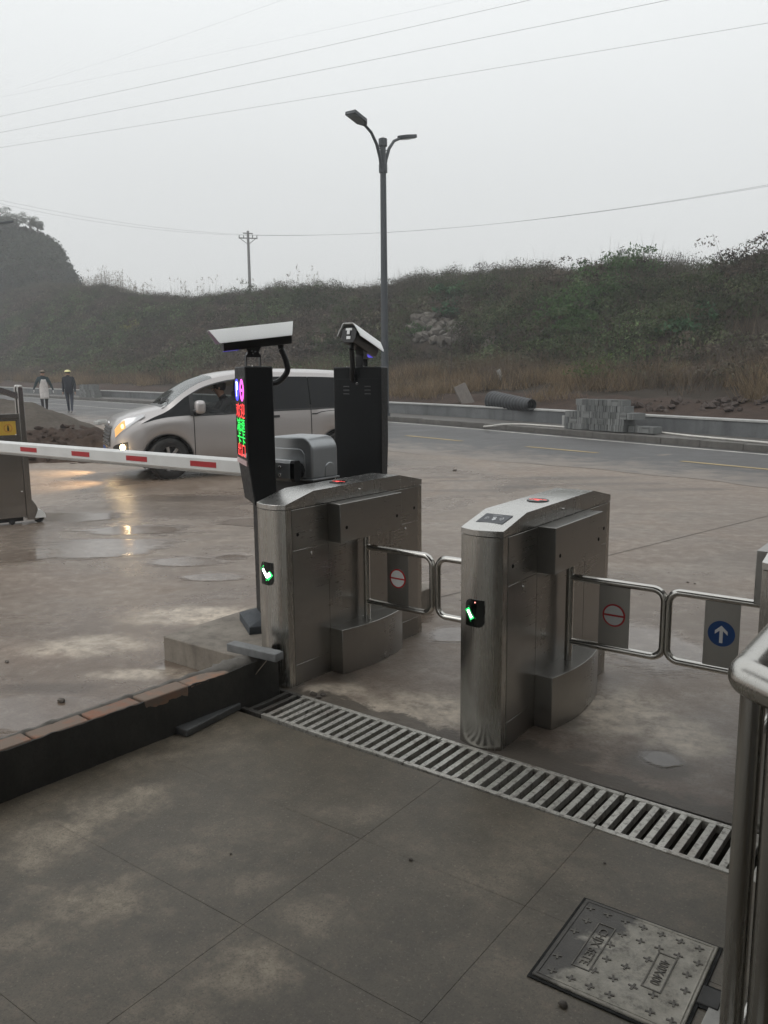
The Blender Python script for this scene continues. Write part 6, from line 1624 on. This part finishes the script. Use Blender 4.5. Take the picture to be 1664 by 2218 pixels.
# red clods spilling from the heap on the left
cl = None
for k in range(60):
    px, dd = rr.uniform(58, 245), rr.uniform(15.4, 19.0); x = (px - 832) / F0 * dd; X, Y = o2s(x, dd); r = rr.uniform(.025, .085)
    z = zg(X, Y) + max(0, f_red(px, dd, X, Y))
    if cl is None or k < 4:
        mb = MB(); mb.ico((0, 0, 0), 1.0, 1, .4, (1.2, .9, .65), seed=k); o = mb.build('soil_clod', M_REDSOIL); cl = o
    else: o = link_copy(cl)
    o.location = (X, Y, z + r * .1); o.scale = (r, r, r); o.rotation_euler = (rr.uniform(-.5, .5), rr.uniform(-.5, .5), rr.uniform(0, 6)); tag(o, 'red-brown clod on the soil heap behind the gate head', 'clod', 'clods on the red soil heap')
for px, py in ((222, 913), (236, 915), (212, 916)):
    p = gnd(px, py + 4); mb = MB(); mb.box((-.15, -.07, 0), (.15, .07, .12)); tag(mb.build('concrete_block', M_COPING, bevel=.02, loc=p, rot=(0, 0, YAW + px * .1)), 'pale concrete block at the road edge by the sand heap', 'block', 'concrete blocks by the sand heap')
# ================================================================ VEGETATION
def leaf_cloud_mesh(name, V, C, mat, quad=True):
    """V: (n, 4, 3) quads, C: (n, 3) colour"""
    n = len(V); me = bpy.data.meshes.new(name)
    me.vertices.add(n * 4); me.vertices.foreach_set('co', V.astype(np.float32).ravel())
    me.loops.add(n * 4); me.loops.foreach_set('vertex_index', np.arange(n * 4, dtype=np.int32))
    me.polygons.add(n); me.polygons.foreach_set('loop_start', np.arange(0, n * 4, 4, dtype=np.int32))
    me.update(calc_edges=True)
    a = me.color_attributes.new('plant', 'FLOAT_COLOR', 'POINT')
    cc = np.ones((n, 4, 4), np.float32); cc[:, :, :3] = C[:, None, :]; a.data.foreach_set('color', cc.ravel())
    me.materials.append(mat); me.validate()
    o = bpy.data.objects.new(name, me); COL.objects.link(o); return o
t = NT('plant_leaf'); a = t.n('Attribute', attribute_name='plant')
t.set(col=a.outputs['Color'], rough=0.75, spec=0.15)
tl = t.n('BsdfTranslucent'); t.L(a.outputs['Color'], tl.inputs[0]); ms = t.n('MixShader'); ms.inputs[0].default_value = 0.25
t.L(t.b.outputs[0], ms.inputs[1]); t.L(tl.outputs[0], ms.inputs[2]); t.L(ms.outputs[0], t.out.inputs[0]); M_PLANT = t.mat
def leaves(centres, rad, per, size, col, colvar, flat=0.7, shell=False):
    """leaf quads spread through the volume of every clump"""
    m = len(centres); n = m * per
    c = np.repeat(centres, per, 0); r = np.repeat(rad, per)[:, None]; cc = np.repeat(col, per, 0); sz = np.repeat(size, per)
    d = rng.normal(size=(n, 3)); d /= np.linalg.norm(d, axis=1, keepdims=True); d[:, 2] = np.abs(d[:, 2]) * 1.0 - 0.15
    k = rng.random((n, 1)) ** 0.45
    if shell: k = 0.72 + 0.28 * rng.random((n, 1)) + 0.18 * (rng.random((n, 1)) > .9)
    p = c + d * r * k * np.array([1, 1, flat])
    u = rng.normal(size=(n, 3)); u /= np.linalg.norm(u, axis=1, keepdims=True)
    o_ = d + rng.normal(size=(n, 3)) * .45 if shell else rng.normal(size=(n, 3))
    if shell: u = np.cross(u, o_); u /= np.linalg.norm(u, axis=1, keepdims=True)
    w = np.cross(u, o_); w /= np.linalg.norm(w, axis=1, keepdims=True)
    s = (sz * rng.uniform(.6, 1.4, n))[:, None]
    V = np.stack([p - u * s, p + w * s * .42, p + u * s, p - w * s * .42], 1)
    C = cc * rng.uniform(1 - colvar, 1 + colvar, (n, 1)); return V, C
def blades(base, h, per, spread, width, col, colvar, lean=.35):
    m = len(base); n = m * per
    b0 = np.repeat(base, per, 0) + np.concatenate([rng.normal(size=(n, 2)) * np.repeat(spread, per)[:, None], np.zeros((n, 1))], 1)
    hh = (np.repeat(h, per) * rng.uniform(.5, 1.15, n))[:, None]; w = np.repeat(width, per)[:, None]
    an = rng.uniform(0, 6.28, n); sd = np.stack([np.cos(an), np.sin(an), np.zeros(n)], 1)
    ln = np.concatenate([rng.normal(size=(n, 2)) * lean, np.ones((n, 1))], 1) * hh
    V = np.stack([b0 - sd * w, b0 + sd * w, b0 + ln * .62 + sd * w * .8, b0 + ln], 1)
    C = np.repeat(col, per, 0) * rng.uniform(1 - colvar, 1 + colvar, (n, 1)); return V, C
def emb_pts(n, ta, tb, sa, sb, pw=1.0):
    out = []; s = rng.uniform(sa, sb, n); tq = ta + (tb - ta) * rng.random(n) ** pw
    for a, b in zip(s, tq):
        X, Y = rsite(a, b); x, y = s2o(X, Y)
        if y < 8 or not (-60 < 832 + F0 * x / y < 1730): continue
        h_ = h_emb(a, b); qx, qy = proj((X, Y, h_ + .2))
        if 880 < qx < 1008 and 682 < qy < 766: continue          # the rubble patch stays bare
        out.append((X, Y, h_, a, b, y))
    return np.array(out)
sa, sb = s1664 - 9, S_B - 5
def patch_noise(P, f, seed): return np.array([mnoise.noise(Vector((p[3] * f, p[4] * f, seed))) for p in P])
VL, CL = [], []
# shrubs over the slope
P = emb_pts(14500, 6.2, 23.0, sa, sb, .85)
g1 = patch_noise(P, .13, 3.0); g2 = patch_noise(P, .5, 8.0)
pxs = 832 + F0 * (P[:, 0] * CY + P[:, 1] * SY) / P[:, 5]
green = np.clip((g1 + .10 + .38 * np.exp(-((pxs - 1290) / 110) ** 2) * (P[:, 4] > 10) + .25 * np.exp(-((pxs - 300) / 220) ** 2)) * 3.0, 0, 1)[:, None]
brown = np.array([.088, .070, .056]); grn = np.array([.058, .080, .036]); dk = np.array([.045, .045, .032])
col = brown * (1 - green) + grn * green; col = col * (1 + 1.2 * np.clip(g2, -.55, .6))[:, None]
col = col * rng.uniform(.4, 1.9, (len(P), 1)); rad = rng.uniform(.30, .78, len(P)) * (1 + .3 * green[:, 0]); cen = P[:, :3] + np.array([0, 0, .12])
far = P[:, 5] > 48
near = ~far
V, C = leaves(cen[near], rad[near], 50, np.where(P[near, 4] > 16.5, .045, .075), col[near], .18, .8, True); VL.append(V); CL.append(C)
V, C = leaves(cen[far], rad[far] * 1.35, 30, np.where(P[far, 4] > 16.5, .07, .115), col[far], .18, .8, True); VL.append(V); CL.append(C)
# bigger shrubs that stand out of the cover, most of them along the ridge
P = emb_pts(900, 8.5, 17.3, sa, sb, .6); n_ = len(P); gg = patch_noise(P, .2, 11.0); g3 = patch_noise(P, .9, 4.0)
bc = np.where((gg > .05)[:, None], np.array([.050, .064, .030]), np.array([.066, .054, .042])) * (1 + .9 * np.clip(g3, -.5, .6))[:, None]
K = 7
cen = np.repeat(P[:, :3], K, 0); rr_ = np.repeat(rng.uniform(.5, 1.0, n_), K)
cen = cen + rng.normal(size=cen.shape) * rr_[:, None] * np.array([.55, .55, .30]) + np.array([0, 0, 1.0]) * (rr_ * rng.uniform(.2, 1.15, len(rr_)))[:, None]
bc = np.repeat(bc, K, 0) * rng.uniform(.7, 1.35, (len(rr_), 1))
V, C = leaves(cen, rr_ * .50, 50, np.full(len(rr_), .062), bc, .18, .85, True); VL.append(V); CL.append(C)
# rounded shrubs along the ridge
P = emb_pts(420, 17.2, 19.8, sa, sb); n_ = len(P); K = 6
rr_ = np.repeat(rng.uniform(.35, .95, n_), K); cen = np.repeat(P[:, :3], K, 0)
cen = cen + rng.normal(size=cen.shape) * rr_[:, None] * np.array([.6, .6, .25]) + np.array([0, 0, 1.0]) * (rr_ * rng.uniform(.1, 1.0, len(rr_)))[:, None]
bc = np.repeat(np.array([[.058, .056, .040]]) * rng.uniform(.6, 1.5, (n_, 1)), K, 0) * rng.uniform(.8, 1.25, (len(rr_), 1))
V, C = leaves(cen, rr_ * .42, 70, np.full(len(rr_), .045), bc, .2, .95, True); VL.append(V); CL.append(C)
V, C = blades(P[:, :3], rng.uniform(.9, 2.0, n_), 10, np.full(n_, .35), np.full(n_, .009), np.tile(np.array([.085, .072, .056]), (n_, 1)), .3, .22); VL.append(V); CL.append(C)
# dry upright weeds
P = emb_pts(7500, 4.5, 22.5, sa, sb, .9); n_ = len(P)
wc = np.array([.105, .082, .060]) * (1 + .5 * patch_noise(P, .3, 5.0))[:, None]
V, C = blades(P[:, :3], rng.uniform(.5, 1.15, n_), 16, np.full(n_, .22), np.full(n_, .012), wc, .4); VL.append(V); CL.append(C)
# ridge brush and reed plumes
P = emb_pts(6500, 17.6, 21.0, sa, sb); n_ = len(P)
wc = np.tile(np.array([.10, .088, .066]), (n_, 1)) * (1 + .5 * patch_noise(P, .4, 6.0))[:, None]
V, C = blades(P[:, :3], rng.uniform(.5, 1.3, n_), 12, np.full(n_, .25), np.full(n_, .010), wc, .35, .28); VL.append(V); CL.append(C)
Q = P[rng.random(n_) < .30]; V, C = leaves(Q[:, :3] + np.array([0, 0, .55]), rng.uniform(.35, .85, len(Q)), 80, np.full(len(Q), .042), np.tile(np.array([.06, .060, .040]), (len(Q), 1)), .4, 1.1); VL.append(V); CL.append(C)
sc_ = kind(leaf_cloud_mesh('scrub', np.concatenate(VL), np.concatenate(CL), M_PLANT), 'stuff', 'dense brown and green scrub covering the embankment slope')
# tan grass along the foot
P = emb_pts(10000, 2.9, 9.0, sa, sb, 1.0); n_ = len(P); g = patch_noise(P, .22, 2.0)
g = g * 1.5 + .6 * patch_noise(P, .9, 7.0); keep = (g + (P[:, 4] - 3.6) * .20 > .22); P = P[keep]; n_ = len(P)
wc = np.array([.20, .148, .092]) * (1 - .55 * np.clip((P[:, 4] - 5.0) / 4, 0, 1))[:, None] * (1 + .5 * patch_noise(P, .6, 1.0))[:, None]
V, C = blades(P[:, :3], rng.uniform(.18, .80, n_), 26, np.full(n_, .24), np.full(n_, .009), wc, .35, .45)
kind(leaf_cloud_mesh('dry_grass', V, C, M_PLANT), 'stuff', 'tan dry grass along the foot of the embankment')
# reed plumes one can see against the sky, left part of the ridge
VL, CL = [], []
P = []
for k in range(130):
    px = rng.uniform(188, 345) if k < 110 else rng.uniform(380, 700)
    for s in np.arange(s850, s850 + 75, .5):
        X, Y = rsite(s, T_R + .5); x, y = s2o(X, Y)
        if abs(832 + F0 * x / y - px) < 4: P.append((X + rng.normal() * .4, Y + rng.normal() * .4, h_emb(s, T_R + .5))); break
P = np.array(P); n_ = len(P)
V, C = blades(P, rng.uniform(1.5, 2.5, n_), 5, np.full(n_, .25), np.full(n_, .018), np.tile(np.array([.16, .14, .11]), (n_, 1)), .2, .08); VL.append(V); CL.append(C)
tops = V[:, 3]; V2, C2 = leaves(tops, np.full(len(tops), .09), 9, np.full(len(tops), .055), np.tile(np.array([.24, .21, .18]), (len(tops), 1)),   .25, 3.6); VL.append(V2); CL.append(C2)
kind(leaf_cloud_mesh('reed_plumes', np.concatenate(VL), np.concatenate(CL), M_PLANT), 'stuff', 'feathery reed plumes along the left ridge')
# yellow-flowered bush and big leafed green plants one can pick out
def bush(px, py, r, n, size, c, name, label, d0=18, flat=.8):
    p, s, t_ = hit_emb(px, py, d0)
    if p is None: return
    root = thing(name, label, 'bush', p)
    K = 16; cen = np.array([[rng.normal() * r * .45, rng.normal() * r * .45, abs(rng.normal()) * r * .35 + .2] for _ in range(K)])
    V, C = leaves(cen, np.full(K, r * .48), n // K, np.full(K, size), np.tile(np.array(c), (K, 1)), .4, flat); o = leaf_cloud_mesh('foliage', V, C, M_PLANT); o.parent = root
    mb = MB()
    for k in range(6): mb.tube([(0, 0, -.3), (cen[k][0] * .5, cen[k][1] * .5, .2), tuple(cen[k])], [.03, .02, .008], 5)
    mb.build('stems', plain('stem_brown', (.06, .045, .03), .9), root)
bush(292, 724, 1.0, 520, .10, (.17, .17, .05), 'flowering_bush', 'bush with yellow flowers on the left of the slope')
bush(985, 662, 1.0, 520, .15, (.055, .115, .055), 'leafy_bush', 'big leafed green bush above the rubble patch')
bush(972, 690, .8, 380, .15, (.05, .11, .055), 'leafy_bush', 'smaller green bush hanging just above the rocks of the rubble patch')
bush(900, 735, .7, 300, .08, (.045, .085, .03), 'leafy_bush', 'green bush at the left edge of the rubble patch')
for k, (px, py, r) in enumerate(((1335, 618, 1.3), (1300, 650, 1.3), (1255, 680, 1.3), (1215, 712, 1.2), (1235, 735, 1.0), (1370, 600, 1.1))):
    bush(px, py, r, 900, .085, (.06, .11, .038), 'creeper_mound', 'bright green creeper mound trailing down the right part of the slope')
    o = [x for x in COL.objects if x.name.startswith('creeper_mound')][-1]; o['group'] = 'green creeper mounds on the right slope'
bush(1480, 735, .9, 420, .12, (.05, .105, .05), 'leafy_bush', 'green leafy bush low on the slope right of the creepers')
bush(1275, 838, .7, 360, .06, (.075, .11, .035), 'leafy_bush', 'low green bush in the dry grass above the pavers', 14)
# bare sapling in front of the rocks
p, s, t_ = hit_emb(975, 822)
tw = thing('sapling', 'thin bare sapling standing in the dry grass below the rubble patch', 'sapling', p)
mb = MB(); mb.tube([(0, 0, -.1), (.06, 0, .5), (.04, .02, 1.3), (.10, 0, 2.2)], [.03, .026, .018, .006], 6)
for k in range(10):
    z = .9 + .12 * k; a = k * 2.4; mb.tube([(.05, .01, z), (.05 + .25 * math.cos(a), .25 * math.sin(a), z + .35)], [.010, .003], 5)
mb.build('trunk', plain('bark', (.05, .04, .032), .9), tw, smooth=50)
# distant hill cover
VL, CL = [], []
cs = []
for k in range(6500):
    y = rng.uniform(97, 140); px = rng.uniform(-120, 330); x = (px - 832) / F0 * y; X, Y = o2s(x, y); cs.append((X, Y, hill_z(x, y), px))
cs = np.array(cs); n_ = len(cs)
gc = np.tile(np.array([.052, .062, .042]), (n_, 1)) * (1 + .55 * np.array([mnoise.noise(Vector((c[0] * .15, c[2] * .25, 4))) for c in cs]))[:, None]
V, C = leaves(cs[:, :3], rng.uniform(.8, 1.6, n_), 34, np.full(n_, .20), gc, .4); VL.append(V); CL.append(C)
kind(leaf_cloud_mesh('hill_scrub', np.concatenate(VL), np.concatenate(CL), M_PLANT), 'stuff', 'grey green scrub on the distant cut hill')
M_BARK = plain('grey_bark', (.075, .065, .055), .9)
TL = ['loose tree on the hilltop, tallest of the group', 'small tree at the cliff end of the hilltop group', 'bushy tree in the middle of the hilltop group', 'thin tree beside the tallest hilltop tree', 'low tree behind the hilltop group']
for k, (px, top, bot, w) in enumerate(((2, 455, 500, 24), (82, 482, 505, 12), (38, 466, 505, 22), (66, 474, 505, 18), (20, 470, 505, 20))):
    dd = 124.0; b = D(px, bot, dd); tp = D(px, top, dd); h = tp.z - b.z; r = w / F0 * dd
    tr = thing('tree', TL[k], 'tree', b, 0, 'trees on the hilltop')
    mb = MB(); mb.tube([(0, 0, -1), (.05, 0, h * .4), (0, .05, h * .85)], [.16, .11, .03], 7); lim = []
    for j in range(9):
        a = j * 2.4; z0 = h * (.35 + .05 * j); e_ = (r * .8 * math.cos(a), r * .8 * math.sin(a), z0 + h * .22); lim.append(e_); mb.tube([(0, 0, z0), e_], [.06, .015], 5)
    mb.build('trunk', M_BARK, tr, smooth=50)
    cen = np.array(lim + [(rng.normal() * r * .35, rng.normal() * r * .35, h * rng.uniform(.3, 1.0)) for _ in range(9)])
    V, C = leaves(cen, np.full(len(cen), r * .46), 110, np.full(len(cen), .075), np.tile(np.array([.11, .125, .095]), (len(cen), 1)), .35, .9); o = leaf_cloud_mesh('crown', V, C, M_PLANT); o.parent = tr
# ================================================================ AIR
t = NT('haze_air'); t.t.nodes.remove(t.b)
pv = t.n('VolumePrincipled'); pv.inputs['Color'].default_value = (0.965, 0.985, 1.0, 1); pv.inputs['Density'].default_value = 0.0019; pv.inputs['Anisotropy'].default_value = 0.25
t.L(pv.outputs[0], t.out.inputs['Volume'])
mb = MB(); mb.box((-165, -165, -1.8), (165, 165, 42)); kind(mb.build('haze', t.mat), 'stuff', 'thin grey haze')
